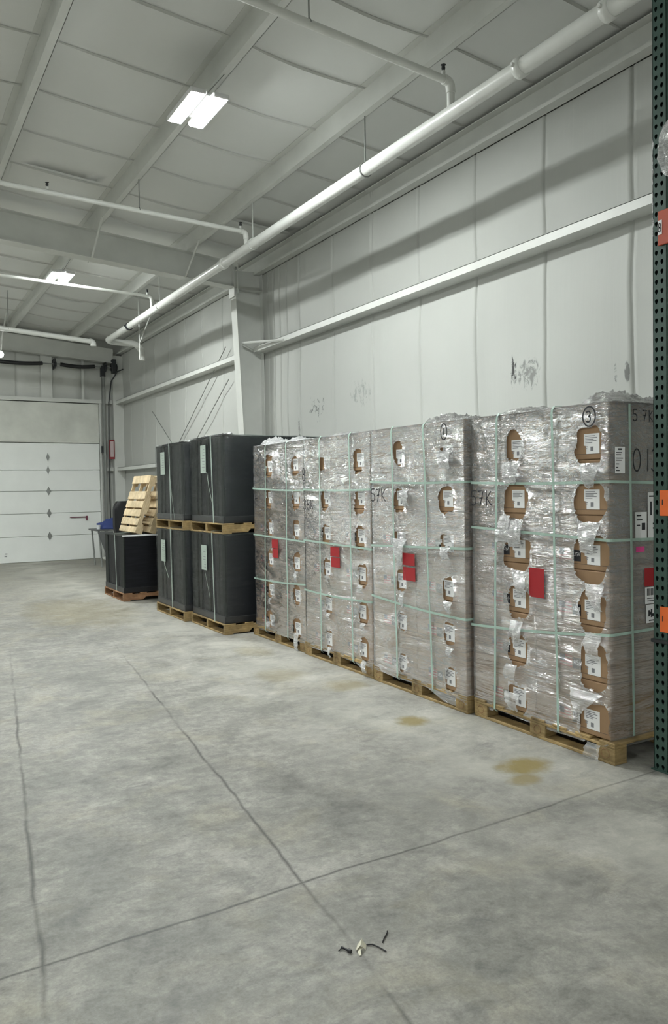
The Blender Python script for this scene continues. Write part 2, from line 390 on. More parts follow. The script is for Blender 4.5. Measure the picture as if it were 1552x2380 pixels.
mb = MB(); mb.box(XL - .15, XW + .2, YF - .15, YF, 0, 6.4); tag(mb.build('wall_front', M['wall_plain']), kind='structure')
# ceiling: insulation blanket draped over the purlins
PX = [3.99, 2.69, 1.37, .05, -1.27, -2.59, -3.91, -5.23, -6.55, -7.87]
cs = [4.22 + .925 * k for k in range(-13, 16)]
ys = []
for s_ in cs: ys += [s_ - .06, s_ - .02, s_ - .007, s_, s_ + .007, s_ + .02, s_ + .06]
y = YF
while y < YB: ys.append(y); y += .3
ys = sorted(set(round(a, 4) for a in ys if YF <= a <= YB)) + [YB + .1]
knots = [XW + .1] + PX + [XL]
P = []
xx = []
for a, b in zip(knots[:-1], knots[1:]):
    for k in range(8): xx.append((a + (b - a) * k / 8, math.sin(math.pi * k / 8)))
xx.append((XL, 0))
for x, sg in xx:
    row = []
    for y in ys:
        d = min(abs(y - s_) for s_ in cs)
        cr = .014 * max(0, 1 - d / .015) * (1 if sg > .2 else .3)
        z = zpur(x) + .20 - .022 * sg * (.8 + .5 * noise.noise(Vector((x, y * 1.3, 0)))) - cr
        row.append((x, y + .03 * math.sin(x * 2.4) * (1 if d < .07 else 0), z))
    P.append(row)
mb = MB(); mb.grid(P, 0, True)
for s_ in cs:      # taped seam of the blanket, hanging lip
    for a, b in zip(knots[:-1], knots[1:]):
        lo = a + (b - a) * .06; hi = a + (b - a) * .94
        Q1 = []; Q2 = []; Q3 = []
        for k in range(9):
            t = k / 8; x = lo + (hi - lo) * t; sg = math.sin(math.pi * (t * .88 + .06))
            z = zpur(x) + .20 - .022 * sg * (.8 + .5 * noise.noise(Vector((x, s_ * 1.3, 0)))) - .012
            yy = s_ + .03 * math.sin(x * 2.4)
            Q1.append((x, yy - .008, z)); Q2.append((x, yy, z - .018 * sg - .004)); Q3.append((x, yy + .008, z))
        mb.grid([Q1, Q2, Q3], 1, False)
mb.box(XL, XW + .2, YF, YB + .2, 6.55, 6.6)
tag(mb.build('ceiling', [M['ceil'], M['wall_plain']], recalc=False), kind='structure')

# purlins
def name_purlin(i): return ['closest to the right wall, over the white main pipe', 'carrying the bright lamps, second from the right wall', 'third from the right wall, at the upper left'][i]
for i, x in enumerate(PX):
    mb = MB(); z = zpur(x)
    mb.box(x - .065, x, YF, YB, z, z + .004)                       # bottom flange
    mb.box(x - .004, x, YF, YB, z, z + .018)                       # lip
    mb.box(x - .069, x - .065, YF, YB, z, z + .205)                # web
    mb.box(x - .13, x - .069, YF, YB, z + .20, z + .204)
    lab = 'white steel roof purlin ' + (name_purlin(i) if i < 3 else 'in the left half of the roof, %s from the right wall' % ('fourth', 'fifth', 'sixth', 'seventh', 'eighth', 'ninth', 'tenth')[i - 3])
    tag(mb.build('roof_purlin', M['white_steel'], loc=(x - .067, 5, z)), lab, 'roof beam', 'roof purlins')
# eave strut
mb = MB(); z = 4.75
mb.box(5.0, 5.12, YF, YB, z, z + .004); mb.box(4.996, 5.0, YF, YB, z, z + .035)
mb.box(5.10, 5.115, YF, YB, z, z + .25); mb.box(5.02, 5.115, YF, YB, z + .24, z + .25)
tag(mb.build('eave_strut', M['white_steel'], loc=(5.05, 5, z)), 'long white steel strut where the right wall meets the roof', 'roof beam')
# girts of the right wall, one per bay
bays = [(3.3, 10.78), (11.02, 18.68), (YF + .1, 3.1)]
for bi, (a, b) in enumerate(bays):
    where = ['nearer bay, above the carton stacks', 'far bay, beyond the tall column', 'bay beside the camera'][bi]
    for zi, zz in enumerate((3.59, 2.04)):
        mb = MB()
        mb.box(4.93, 4.936, a, b, zz - .005, zz + .065)             # inner flange
        mb.box(4.93, 5.12, a, b, zz - .01, zz - .005)               # web
        mb.box(4.93, 4.945, a, b, zz + .06, zz + .065)
        g = mb.build('wall_girt', M['white_steel'], loc=(5.0, (a + b) / 2, zz))
        tag(g, ('upper' if zi == 0 else 'lower') + ' horizontal white girt of the right wall in the ' + where, 'wall beam', 'wall girts')
# girts of the back wall
for z, x0, x1, lab in [(3.60, XL, 4.86, 'horizontal white girt across the back wall above the overhead door'), (2.04, 4.66, 4.86, 'short white girt between the overhead door and the corner column')]:
    mb = MB(); mb.box(x0, x1, YB - .16, YB - .155, z - .005, z + .07); mb.box(x0, x1, YB - .16, YB, z - .01, z - .005)
    tag(mb.build('wall_girt', M['white_steel'], loc=((x0 + x1) / 2, YB - .1, z)), lab, 'wall beam', 'wall girts')

# steel frames: tapered column + rafter
def frame(yc, lab, hw=.1):
    t = thing('steel_column', (4.95, yc, 0), 'white tapered steel column ' + lab, 'column', 'frame columns')
    def xi(z): return 4.86 - (4.86 - 4.66) * z / 4.5
    L = lambda mb, nm, **k: mb.build(nm, M['white_steel'], t, **k)
    mb = MB(); zt = 4.50
    vs = [(xi(0) - 4.95, -hw, 0), (xi(0) - 4.95, hw, 0), (xi(zt) - 4.95, hw, zt), (xi(zt) - 4.95, -hw, zt)]
    vs2 = [(a + .01, b, c) for a, b, c in vs]
    mb.add(vs + vs2, [(0, 1, 2, 3), (7, 6, 5, 4), (0, 3, 7, 4), (1, 5, 6, 2), (3, 2, 6, 7), (0, 4, 5, 1)]); L(mb, 'inner_flange')
    mb = MB(); mb.box(.145, .155, -hw, hw, 0, 4.8); L(mb, 'outer_flange')
    mb = MB(); vs = [(xi(0) - 4.95 + .01, s * .004, 0) for s in (-1, 1)] + [(.145, s * .004, 0) for s in (-1, 1)] + [(xi(4.5) - 4.95 + .01, s * .004, 4.5) for s in (-1, 1)] + [(.145, s * .004, 4.8) for s in (-1, 1)] + [(xi(4.5) - 4.95 + .01, s * .004, 4.78) for s in (-1, 1)]
    mb.add(vs, [(0, 4, 6, 2), (1, 3, 7, 5), (4, 8, 6), (5, 7, 9)]); L(mb, 'web')
    mb = MB(); mb.box(-.09, .16, -hw, hw, 0, .012)
    mb.box(xi(4.5) - 4.95 - .02, xi(4.5) - 4.95 - .008, -hw, hw, 4.38, 4.92); mb.box(xi(4.5) - 4.95 + .01, .145, -hw, hw, 4.49, 4.50); L(mb, 'end_plate')
    r = thing('steel_rafter', (4.6, yc, 4.7), 'white steel rafter spanning from the ' + lab.split(',')[0] + ' column', 'roof beam', 'frame rafters')
    x0, x1 = 4.64, XL + .03
    def zb(x): return 4.53 + (4.64 - x) * .0735
    def zt_(x): return zpur(x) - .004
    for nm, fn in (('web', 0), ('bottom_flange', 1), ('top_flange', 2)):
        mb = MB(); h = .004 if nm == 'web' else hw
        if nm == 'web': za, zc = zb, zt_
        elif nm == 'bottom_flange': za, zc = (lambda x: zb(x) - .01), zb
        else: za, zc = (lambda x: zt_(x) - .01), zt_
        vs = [(x - 4.6, s * h, f(x) - 4.7) for x in (x0, x1) for s in (-1, 1) for f in (za, zc)]
        mb.add(vs, [(0, 1, 3, 2), (4, 6, 7, 5), (0, 4, 5, 1), (2, 3, 7, 6), (0, 2, 6, 4), (1, 5, 7, 3)])
        mb.build(nm, M['white_steel'], r)
    # flange braces from the purlins
    for x in PX:
        for sd in (-1, 1):
            if abs(yc - 10.9) > .1 and sd == 1: continue
            mb = MB(); mb.tube([(x - .07 - 4.6, sd * .62, zpur(x) - 4.7 + .01), (x - .09 - 4.6, sd * .1, zb(x) - 4.7 - .01)], .014, 4, smooth=False)
            mb.build('flange_brace', M['white_steel'], r)
    return t
frame(10.9, 'midway, between the near and far bays')
frame(3.2, 'beside camera, hidden behind the rack')
t = thing('steel_column', (5.0, 18.62, 0), 'white steel corner column where the right wall meets the back wall', 'column', 'frame columns')
for nm, b_ in (('inner_flange', (-.13, -.12, -.1, .1, 0, 4.7)), ('outer_flange', (.10, .11, -.1, .1, 0, 4.8)), ('web', (-.12, .10, -.1, -.092, 0, 4.7))):
    mb = MB(); mb.box(*b_); mb.build(nm, M['white_steel'], t)
mb = MB(); 
vs = [(x, y, z) for x, z0 in ((4.88, 4.52), (XL, 5.45)) for y in (18.5, 18.508) for z in (z0, z0 + .33 + (0 if x > 0 else .2))]
mb.add(vs, [(0, 1, 3, 2), (4, 6, 7, 5), (0, 4, 5, 1), (2, 3, 7, 6), (0, 2, 6, 4), (1, 5, 7, 3)])
vs = [(x, y, z) for x, z0 in ((4.88, 4.52), (XL, 5.45)) for y in (18.42, 18.6) for z in (z0 - .01, z0)]
mb.add(vs, [(0, 1, 3, 2), (4, 6, 7, 5), (0, 4, 5, 1), (2, 3, 7, 6), (0, 2, 6, 4), (1, 5, 7, 3)])
tag(mb.build('end_rafter', M['white_steel'], loc=(0, 18.5, 4.8)), 'white steel end rafter running along the top of the back wall', 'roof beam')
# girt kicker braces on the column
mb = MB(); mb.tube([(4.93, 9.8, 3.60), (4.76, 10.80, 3.71)], .018, 6, smooth=False); mb.tube([(4.76, 10.80, 3.68), (5.06, 10.80, 3.56)], .014, 6, smooth=False)
tag(mb.build('angle_brace', M['white_steel'], loc=(4.8, 10.4, 3.6)), 'thin white angle brace joining the tall column to the upper girt', 'brace')
mb = MB(); mb.box(4.69, 4.70, 10.78, 10.80, 4.42, 4.86)
tag(mb.build('stiffener_bar', M['white_steel'], loc=(4.7, 10.79, 4.6)), 'thin white vertical bar at the knee of the tall column', 'brace')
for p, q, lab in [((5.03, 12.1, 3.88), (5.03, 18.4, .10), 'upper thin bracing rod slanting over the far bay of the right wall'), ((5.03, 12.0, 3.34), (5.03, 17.75, .05), 'shorter thin bracing rod slanting below the girt beside the column'), ((5.03, 16.1, 3.2), (5.03, 11.1, .20), 'thin bracing rod slanting the other way nearer the far corner')]:
    mb = MB(); mb.tube([p, q], .008, 6); tag(mb.build('bracing_rod', M['grey_steel'], loc=p), lab, 'rod', 'bracing rods')

# ------------------------------------------------------------------ sprinkler pipes
xp, zp = 3.97, 4.455
t = thing('sprinkler_main_pipe', (xp, 6, zp), 'thick white sprinkler main pipe running under the roof beside the right wall', 'pipe')
PL = lambda pts: [(a - xp, b - 6, c - zp) for a, b, c in pts]
mb = MB(); mb.tube(PL([(xp, YF + .1, zp), (xp, 15.3, zp)]), .057, 20); mb.build('pipe_run', M['pipe'], t)
for y, mt in ((3.4, 'pipe'), (4.16, 'pipe'), (9.56, 'pipe'), (13.92, 'dark_steel')):
    mb = MB(); mb.tube(PL([(xp, y - .035, zp), (xp, y - .03, zp), (xp, y + .03, zp), (xp, y + .035, zp)]), [.06, .07, .07, .06], 20); mb.tube(PL([(xp - .09, y, zp), (xp + .09, y, zp)]), .014, 6)
    mb.build('coupling', M[mt], t)
arc = [(xp, 15.3 + .18 * math.sin(a), zp) for a in (0,)]
pts = [(xp, 15.3, zp)] + [(xp + .22 - .22 * math.cos(a), 15.3 + .22 * math.sin(a), zp) for a in [k * math.pi / 12 for k in range(1, 7)]] + [(xp + .5, 15.52, zp)] + [(xp + .5 + .2 * math.sin(a), 15.52, zp - .2 + .2 * math.cos(a)) for a in [k * math.pi / 12 for k in range(1, 7)]] + [(xp + .7, 15.52, zp - .32)]
mb = MB(); mb.tube(PL(pts), .062, 16); mb.build('elbow', M['pipe'], t)
for y in (6.17, 8.65, 12.2, 2.2):
    mb = MB(); mb.tube(PL([(xp, y, zp + .07), (xp, y, zpur(xp) + .1)]), .006, 6)
    ring = [(xp + .064 * math.cos(a), y, zp + .064 * math.sin(a)) for a in [k * math.pi / 8 for k in range(17)]]
    mb.tube(PL(ring), .006, 6); mb.build('hanger', M['white_steel'] if y > 7 else M['grey_steel'], t)
def branch(y, x1, z1, x0, z0, r, heads, hangs, lab, drop=True):
    t = thing('sprinkler_branch_pipe', (x1, y, z1), lab, 'pipe', 'sprinkler branch pipes')
    P_ = lambda pts: [(a - x1, b - y, c - z1) for a, b, c in pts]
    mb = MB(); mb.tube(P_([(x0, y, z0), (x1 - .05, y, z1)]), r, 14); mb.build('pipe_run', M['pipe'], t)
    mb = MB(); e = [(x1 - .07, y, z1), (x1 - .05, y, z1), (x1 - .02, y, z1 - .008), (x1 - .005, y, z1 - .03), (x1, y, z1 - .06), (x1, y, z1 - .09)]
    mb.tube(P_(e), r * 1.25, 14); mb.build('elbow', M['pipe'], t)
    if drop: mb = MB(); mb.tube(P_([(x1, y, z1 - .08), (x1, y, zp + .05)]), r, 14); mb.build('riser', M['pipe'], t)
    for hx in heads:
        zz = z1 + (z0 - z1) * (x1 - hx) / (x1 - x0)
        mb = MB(); mb.tube(P_([(hx, y, zz + r), (hx, y, zz + r + .03)]), .016, 8, mi=1)
        mb.tube(P_([(hx, y, zz + r + .03), (hx, y, zz + r + .05), (hx, y, zz + r + .07), (hx, y, zz + r + .075)]), [.012, .016, .012, .022], 10); mb.build('sprinkler_head', [M['dark_steel'], M['pipe']], t)
    for hx in hangs:
        zz = z1 + (z0 - z1) * (x1 - hx) / (x1 - x0)
        mb = MB(); mb.tube(P_([(hx, y, zz + r), (hx, y, zpur(hx) + .15)]), .006, 6); mb.tube(P_([(hx, y - r - .004, zz), (hx, y, zz + r + .012), (hx, y + r + .004, zz)]), .006, 6); mb.build('hanger', M['grey_steel'], t)
branch(4.93, xp, 4.70, -3, 5.25, .03, (3.9,), (2.72,), 'nearest white sprinkler branch pipe, crossing at the top of the view')
branch(8.85, xp, 4.655, -3, 4.90, .027, (3.9, 1.68), (2.67,), 'second white sprinkler branch pipe, crossing left of the bright lamp')
branch(12.6, xp, 4.69, -3, 4.90, .024, (3.9,), (), 'third white sprinkler branch pipe, behind the far lamp')
branch(15.5, 3.72, 4.43, -3, 4.88, .045, (), (2.2,), 'last and thickest white branch pipe, in front of the back wall', drop=False)
mb = MB(); mb.tube([(4.17, 14, 5.12), (4.17, 14, 3.9)], .012, 8); mb.tube([(4.38, 14, 4.7), (4.18, 14, 4.2)], .010, 8)
tag(mb.build('hanging_bracket', M['white_steel'], loc=(4.17, 14, 4.7)), 'thin white hanging bracket near the far right corner of the roof', 'bracket')

# ------------------------------------------------------------------ lamps
def emit(name, col, st):
    mt, nt, p = newmat(name); p.inputs['Base Color'].default_value = (*col, 1)
    p.inputs['Emission Color'].default_value = (*col, 1); p.inputs['Emission Strength'].default_value = st; return mt
M['led'] = emit('led_lens', (.955, 1.0, .975), LAMP)
M['small_lamp'] = emit('small_lamp_glow', (1, 1, .96), 12)
def lamp(x, y, z, lab):
    t = thing('high_bay_light', (x, y, z), lab, 'light', 'high bay ceiling lights')
    mb = MB(); mb.bevbox(-.17, -.03, -.31, .31, .018, .06, .008); mb.bevbox(.03, .17, -.31, .31, .018, .06, .008); mb.bevbox(-.05, .05, -.2, .2, .06, .10, .01); mb.bevbox(-.1, .1, -.22, -.17, .055, .075, .005); mb.bevbox(-.1, .1, .17, .22, .055, .075, .005); mb.build('housing', M['lamp_case'], t)
    for s in (-1, 1):
        mb = MB(); xa, xb = (s * .10 - .055, s * .10 + .055)
        mb.box(xa, xb, -.29, .29, .012, .018); mb.build('lens', M['led'], t)
    for s in (-1, 1):
        mb = MB(); xt = min((p - .03 for p in PX), key=lambda q: abs(q - x)) - x; mb.tube([(0, s * .25, .06), (xt, s * .25, zpur(x + xt + .03) - z + .01)], .004, 6); mb.build('hanging_cable', M['grey_steel'], t)
    return t
lamp(2.50, 6.55, 4.80, 'large bright ceiling lamp with two glowing strips, nearer of the two in view')
lamp(2.54, 12.6, 4.80, 'smaller looking bright ceiling lamp farther down the hall')
lamp(2.50, -5.7, 4.80, 'ceiling lamp of the same row behind the camera, out of view')
for i, yy in enumerate((-5.7, .4, 6.55, 12.6, 16.2)):  # the lamp nearest the back wall is unseen, added to brighten the door
    lamp(-3.9, yy, 5.3, 'ceiling lamp of the left-hand row, out of view, %s from the back wall' % ('fifth', 'fourth', 'third', 'second', 'added to brighten the door, first')[i])
t = thing('small_spot_lamp', (2.2, 16.5, 4.25), 'small round glowing lamp at the left edge before the back wall', 'light')
mb = MB(); mb.tube([(-.10, 0, .02), (0, 0, 0)], [.05, .065], 16); mb.build('lamp_head', M['lamp_case'], t)
mb = MB(); mb.tube([(-.02, -.05, -.03), (-.02, -.075, -.035)], [.062, .05], 16); mb.build('lens', M['small_lamp'], t)
mb = MB(); mb.tube([(0, 0, .04), (.02, 0, .3), (.13, 0, .85)], .014, 6); mb.build('stem', M['white_steel'], t)

# ------------------------------------------------------------------ overhead door and back wall hardware
YD = 18.62
t = thing('door_1', (2.0, YD, 0), None, None); t['kind'] = 'structure'
zj = [0, .57, 1.08, 1.58, 2.05, 2.66]
for a, b in zip(zj[:-1], zj[1:]):
    mb = MB(); mb.bevbox(-5, 2.55, 0, .05, a + .004, b - .004, .006)
    mb.build('door_section', M['door'], t)
for z in zj[1:-1] + [2.34]:
    mb = MB(); k = .05 if z < 2 else .035
    mb.add([(1.40 - k, -.012, z), (1.40, -.012, z + .10), (1.40 + k, -.012, z), (1.40, -.012, z - .10), (1.40 - k, 0, z), (1.40, 0, z + .10), (1.40 + k, 0, z), (1.40, 0, z - .10)], [(0, 1, 2, 3), (0, 4, 5, 1), (1, 5, 6, 2), (2, 6, 7, 3), (3, 7, 4, 0)])
    mb.build('hinge', M['grey_steel'], t)
mb = MB(); mb.box(1.85, 2.22, -.03, -.012, .965, .985); mb.box(2.2, 2.24, -.04, 0, .90, 1.0); o = mb.build('lock_bar', simple('maroon_lock_bar', (.18, .05, .08), .5), t)
mb = MB(); mb.box(.44, .49, -.008, 0, .15, .17); mb.box(.45, .50, -.008, 0, .20, .22); mb.build('warning_sticker', M['ink_grey'], t)
mb = MB(); mb.bevbox(-5, 2.55, -.03, .1, 2.67, 2.70, .004); mb.bevbox(-5, 2.55, -.01, .08, 2.70, 3.57, .005)
o = mb.build('trim_1', M['door_header'], loc=None); o.location = (2.0, YD, 0); tag(o, kind='structure')
mb = MB(); mb.box(4.56, 4.60, YD - .02, YB, 0, 3.6); mb.box(4.60, 4.72, YD + .02, YB, 0, 3.6)
tag(mb.build('trim_2', M['white_steel']), kind='structure')
# vertical posts above the door
for x, wd, lab in ((3.42, .24, 'wide white vertical panel above the door between the two black springs'), (4.22, .05, 'narrow white vertical post above the door beside the right spring')):
    mb = MB(); mb.box(x - wd / 2, x + wd / 2, YB - .12, YB - .05, 3.66, 4.7); tag(mb.build('wall_post', M['white_steel'], loc=(x, YB - .1, 3.66)), lab, 'post')
t = thing('torsion_shaft', (3.6, 18.5, 4.42), 'steel door shaft with two black torsion springs on the back wall', 'door hardware')
mb = MB(); mb.tube([(-6, 0, 0), (1.35, 0, 0)], .014, 8); mb.build('shaft', M['grey_steel'], t)
for x0, x1 in ((-1.35, -.28), (.10, .86)):
    mb = MB(); n = int((x1 - x0) / .012); pts = []; rr = []
    for k in range(n):
        f = k / (n - 1); pts.append((x0 + (x1 - x0) * f, 0, -.03 * math.sin(math.pi * f))); rr.append(.047 if k % 2 else .040)
    mb.tube(pts, rr, 12); mb.build('torsion_spring', M['black'], t)
for x in (-.02, 1.1):
    mb = MB(); mb.box(x - .012, x + .012, -.05, .2, -.10, .12); mb.tube([(x - .03, 0, 0), (x + .03, 0, 0)], .06, 12); mb.build('bearing_plate', M['dark_steel'], t)
mb = MB(); mb.tube([(1.22, 0, 0), (1.36, 0, 0)], [.075, .085], 14); mb.build('cable_drum', M['dark_steel'], t)
t = thing('door_track', (4.64, 18.5, 0), 'grey vertical door track at the right edge of the overhead door', 'door hardware')
mb = MB(); mb.box(-.03, .03, -.02, -.015, 0, 4.2); mb.box(-.03, -.025, -.02, .06, 0, 4.2); mb.box(.025, .03, -.02, .06, 0, 4.2); mb.build('rail', M['grey_steel'], t)
mb = MB(); mb.box(-.07, -.03, -.03, .05, 2.45, 2.6); mb.box(-.04, .05, -.02, .1, 4.2, 4.45); mb.build('track_bracket', M['dark_steel'], t)
mb = MB()
mb.tube([(4.74, 18.5, .9), (4.73, 18.5, 2.0), (4.76, 18.5, 3.6), (4.82, 18.47, 4.1), (4.95, 18.4, 4.32), (5.08, 18.38, 4.38)], .014, 8)
tag(mb.build('black_cable', M['dark_steel'], loc=(4.74, 18.5, .9)), 'thin dark cable rising beside the door track to the corner', 'cable')
mb = MB(); mb.bevbox(4.83, 4.93, 18.41, 18.52, 4.28, 4.6, .01); tag(mb.build('junction_box', M['dark_steel'], loc=(4.88, 18.25, 4.3)), 'small dark box high on the corner column', 'box')
# red framed sign by the corner column
t = thing('red_framed_sign', (4.80, 18.5, 2.30), 'narrow pale sign with a red frame on the corner column', 'sign')
mb = MB(); mb.box(-.055, .07, -.012, 0, 0, .45); mb.build('backing', simple('dark_red_frame', (.22, .02, .025), .5), t)
mb = MB(); mb.box(-.03, .045, -.016, -.012, .05, .41); mb.build('sign_face', simple('sign_face_pale', (.55, .45, .45), .5), t)

# ------------------------------------------------------------------ pallets
def euro_pallet(L, D, mat):
    """block pallet, long side L along y, depth D along x, origin at its front right floor corner"""
    t = bpy.data.objects.new('wooden_pallet', None); C.objects.link(t)
    bw = .13
    for y in (0, L / 2 - bw / 2, L - bw):
        for x in (0, D / 2 - .05, D - .10):
            mb = MB(); mb.bevbox(x, x + .10, y, y + bw, .018, .09, .003); 
            if x == 0:   # stamped ring on the end block
                c = (x - .0005, y + bw / 2, .054)
                ring = [(c[0], c[1] + .028 * math.cos(a), c[2] + .025 * math.sin(a)) for a in [k * math.pi / 10 for k in range(21)]]
                mb.tube(ring, .0018, 5, mi=1)
            mb.build('block', [mat, M['wood_red']], t)
    for x in (0, D / 2 - .05, D - .10):
        mb = MB(); mb.bevbox(x, x + .10, 0, L, 0, .018, .003); mb.build('bottom_board', mat, t)
    for x in (0, D / 2 - .05, D - .10):
        mb = MB(); mb.bevbox(x, x + .10, 0, L, .09, .105, .003); mb.build('stringer_board', mat, t)
    n = 7; wd = .11
    for k in range(n):
        y = k * (L - wd) / (n - 1)
        mb = MB(); mb.bevbox(0, D, y, y + wd, .105, .12, .003); mb.build('deck_board', mat, t)
    return t
def stringer_pallet(L, D, mat, h=.115):
    """L along y (opening side), solid stringers along x with notches"""
    t = bpy.data.objects.new('wooden_pallet', None); C.objects.link(t)
    for y in (0, L / 2 - .02, L - .04):
        mb = MB()
        prof = [(0, .016), (D * .16, .016), (D * .18, .05), (D * .36, .05), (D * .38, .016), (D * .62, .016), (D * .64, .05), (D * .82, .05), (D * .84, .016), (D, .016), (D, h - .016), (0, h - .016)]
        n = len(prof); vs = [(a, y, z) for a, z in prof] + [(a, y + .04, z) for a, z in prof]
        mb.add(vs, [tuple(range(n)), tuple(range(n, 2 * n))[::-1]] + [(i, (i + 1) % n, n + (i + 1) % n, n + i) for i in range(n)])
        mb.build('stringer', mat, t)
    for k in range(8):
        wd = .13 if k in (0, 7) else .095; x = k * (D - wd) / 7
        mb = MB(); mb.bevbox(x, x + wd, 0, L, h - .016, h, .003); mb.build('deck_board', mat, t)
    for x in (0, D * .40, D - .1):
        mb = MB(); mb.bevbox(x, x + .1, 0, L, 0, .016, .003); mb.build('bottom_board', mat, t)
    return t

# ------------------------------------------------------------------ carton
def ribbon(strokes, wdt, fn, off=0.0):
    """flat pen strokes: strokes = list of 2D polylines, fn maps (u, v, n) to 3D"""
    mb = MB()
    for st in strokes:
        Lr = []; Rr = []
        for i, p in enumerate(st):
            a = Vector(st[max(i - 1, 0)]); b = Vector(st[min(i + 1, len(st) - 1)]); d = (b - a)
            if d.length < 1e-9: d = Vector((1, 0))
            d.normalize(); n = Vector((-d.y, d.x)) * wdt / 2; q = Vector(p)
            Lr.append(fn(*(q + n))); Rr.append(fn(*(q - n)))
        mb.grid([Lr, Rr], 0, False)
    return mb
def arcp(cx, cy, rx, ry, a0, a1, n=10): return [(cx + rx * math.cos(math.radians(a0 + (a1 - a0) * k / n)), cy + ry * math.sin(math.radians(a0 + (a1 - a0) * k / n))) for k in range(n + 1)]
GL = {'5': [[(.55, 1), (.1, .97), (.08, .58)] + arcp(.28, .32, .3, .3, 100, -140)],
      '7': [[(0, .95), (.55, .98), (.2, 0)], [(.12, .48), (.5, .52)]],
      'K': [[(.05, 1), (.08, 0)], [(.55, .95), (.1, .48), (.6, .02)]],
      '3': [arcp(.25, .75, .27, .24, 150, -80) + arcp(.25, .26, .3, .26, 80, -150)],
      '0': [arcp(.28, .5, .27, .5, 90, 450, 16)],
      '1': [[(.22, 1), (.2, 0)]],
      '8': [arcp(.28, .74, .2, .24, -90, 270, 14), arcp(.28, .25, .25, .25, 90, 450, 14)],
      'B': [[(.08, 1), (.05, 0)], [(.08, 1)] + arcp(.2, .76, .28, .22, 80, -80) + arcp(.2, .27, .32, .26, 80, -90) + [(.05, 0)]],
      '.': [[(.18, .02), (.24, .04)]], ' ': [],
      '/': [[(.35, 1.05), (.15, -.05)]]}
def write(txt, hgt, gap=.75):
    out = []; x = 0
    for ch in txt:
        for st in GL[ch]: out.append([(x + p[0] * hgt * .9, p[1] * hgt) for p in st])
        x += (gap if ch not in '.1' else .45) * hgt
    return out

CW, CH, CDp = .568, .313, .55
def carton():
    t = bpy.data.objects.new('carton', None); C.objects.link(t)
    mb = MB(); mb.bevbox(0, CDp, -CW / 2, CW / 2, .002, CH, .005)
    mb.build('box_body', M['carton'], t)
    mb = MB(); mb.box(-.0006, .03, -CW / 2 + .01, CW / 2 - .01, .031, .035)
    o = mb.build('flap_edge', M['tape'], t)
    # label
    y0, z0 = -.155, .092
    mb = MB(); mb.add([(-.0012, y0 + a, z0 + b) for a, b in ((-.056, .055), (.056, .055), (.056, -.01), (.038, -.014), (.038, -.058), (-.056, -.058))], [(0, 1, 2, 3, 4, 5)])
    lb = mb.build('shipping_label', M['paper'], t)
    mb = MB()
    for k, (a, b, wd) in enumerate([(-.045, .04, .07), (-.045, .03, .085), (-.045, .021, .06), (-.045, .012, .08), (-.045, .003, .05), (-.048, -.02, .02), (-.048, -.03, .016)]):
        mb.box(-.002, -.0013, y0 - a - wd, y0 - a, z0 + b, z0 + b + .004)
    mb.build('print_lines', M['ink_grey'], lb)
    mb = MB()
    x = -.013
    while x < .009:
        wd = random.choice((.0015, .003, .004)); mb.box(-.002, -.0013, y0 + x, y0 + x + wd, z0 - .043, z0 - .018); x += wd + random.choice((.001, .0015))
    mb.build('barcode', M['ink_grey'], lb)
    # dark square mark with white letters
    mb = MB(); mb.box(-.0012, -.0002, y0 + .085, y0 + .145, z0 - .045, z0 + .02); sq = mb.build('printed_mark', M['ink'], t)
    mb = ribbon([[(0, .02), (0, .002), (.012, 0), (.012, .02)], [(.03, .018), (.018, .018), (.018, .011), (.03, .009), (.03, 0), (.018, 0)], [(.035, 0), (.041, .02), (.047, 0)]], .003, lambda u, v: (-.0018, y0 + .138 - u, z0 - .015 + v)); mb.build('mark_letters', M['paper'], sq)
    # small flag print
    fm = MB(); fy0, fy1, fz0 = y0 + .155, y0 + .25, z0 - .04
    for k in range(7):
        z = fz0 + k * .0095; fm.box(-.0012, -.0002, fy0, fy1, z, z + .0095, 0 if k % 2 == 0 else 1)
    fm.box(-.0018, -.0012, fy1 - .042, fy1, fz0 + .029, fz0 + .0665, 2)
    fm.build('printed_flag', [M['flag_red'], M['flag_white'], M['flag_blue']], t)
    return t

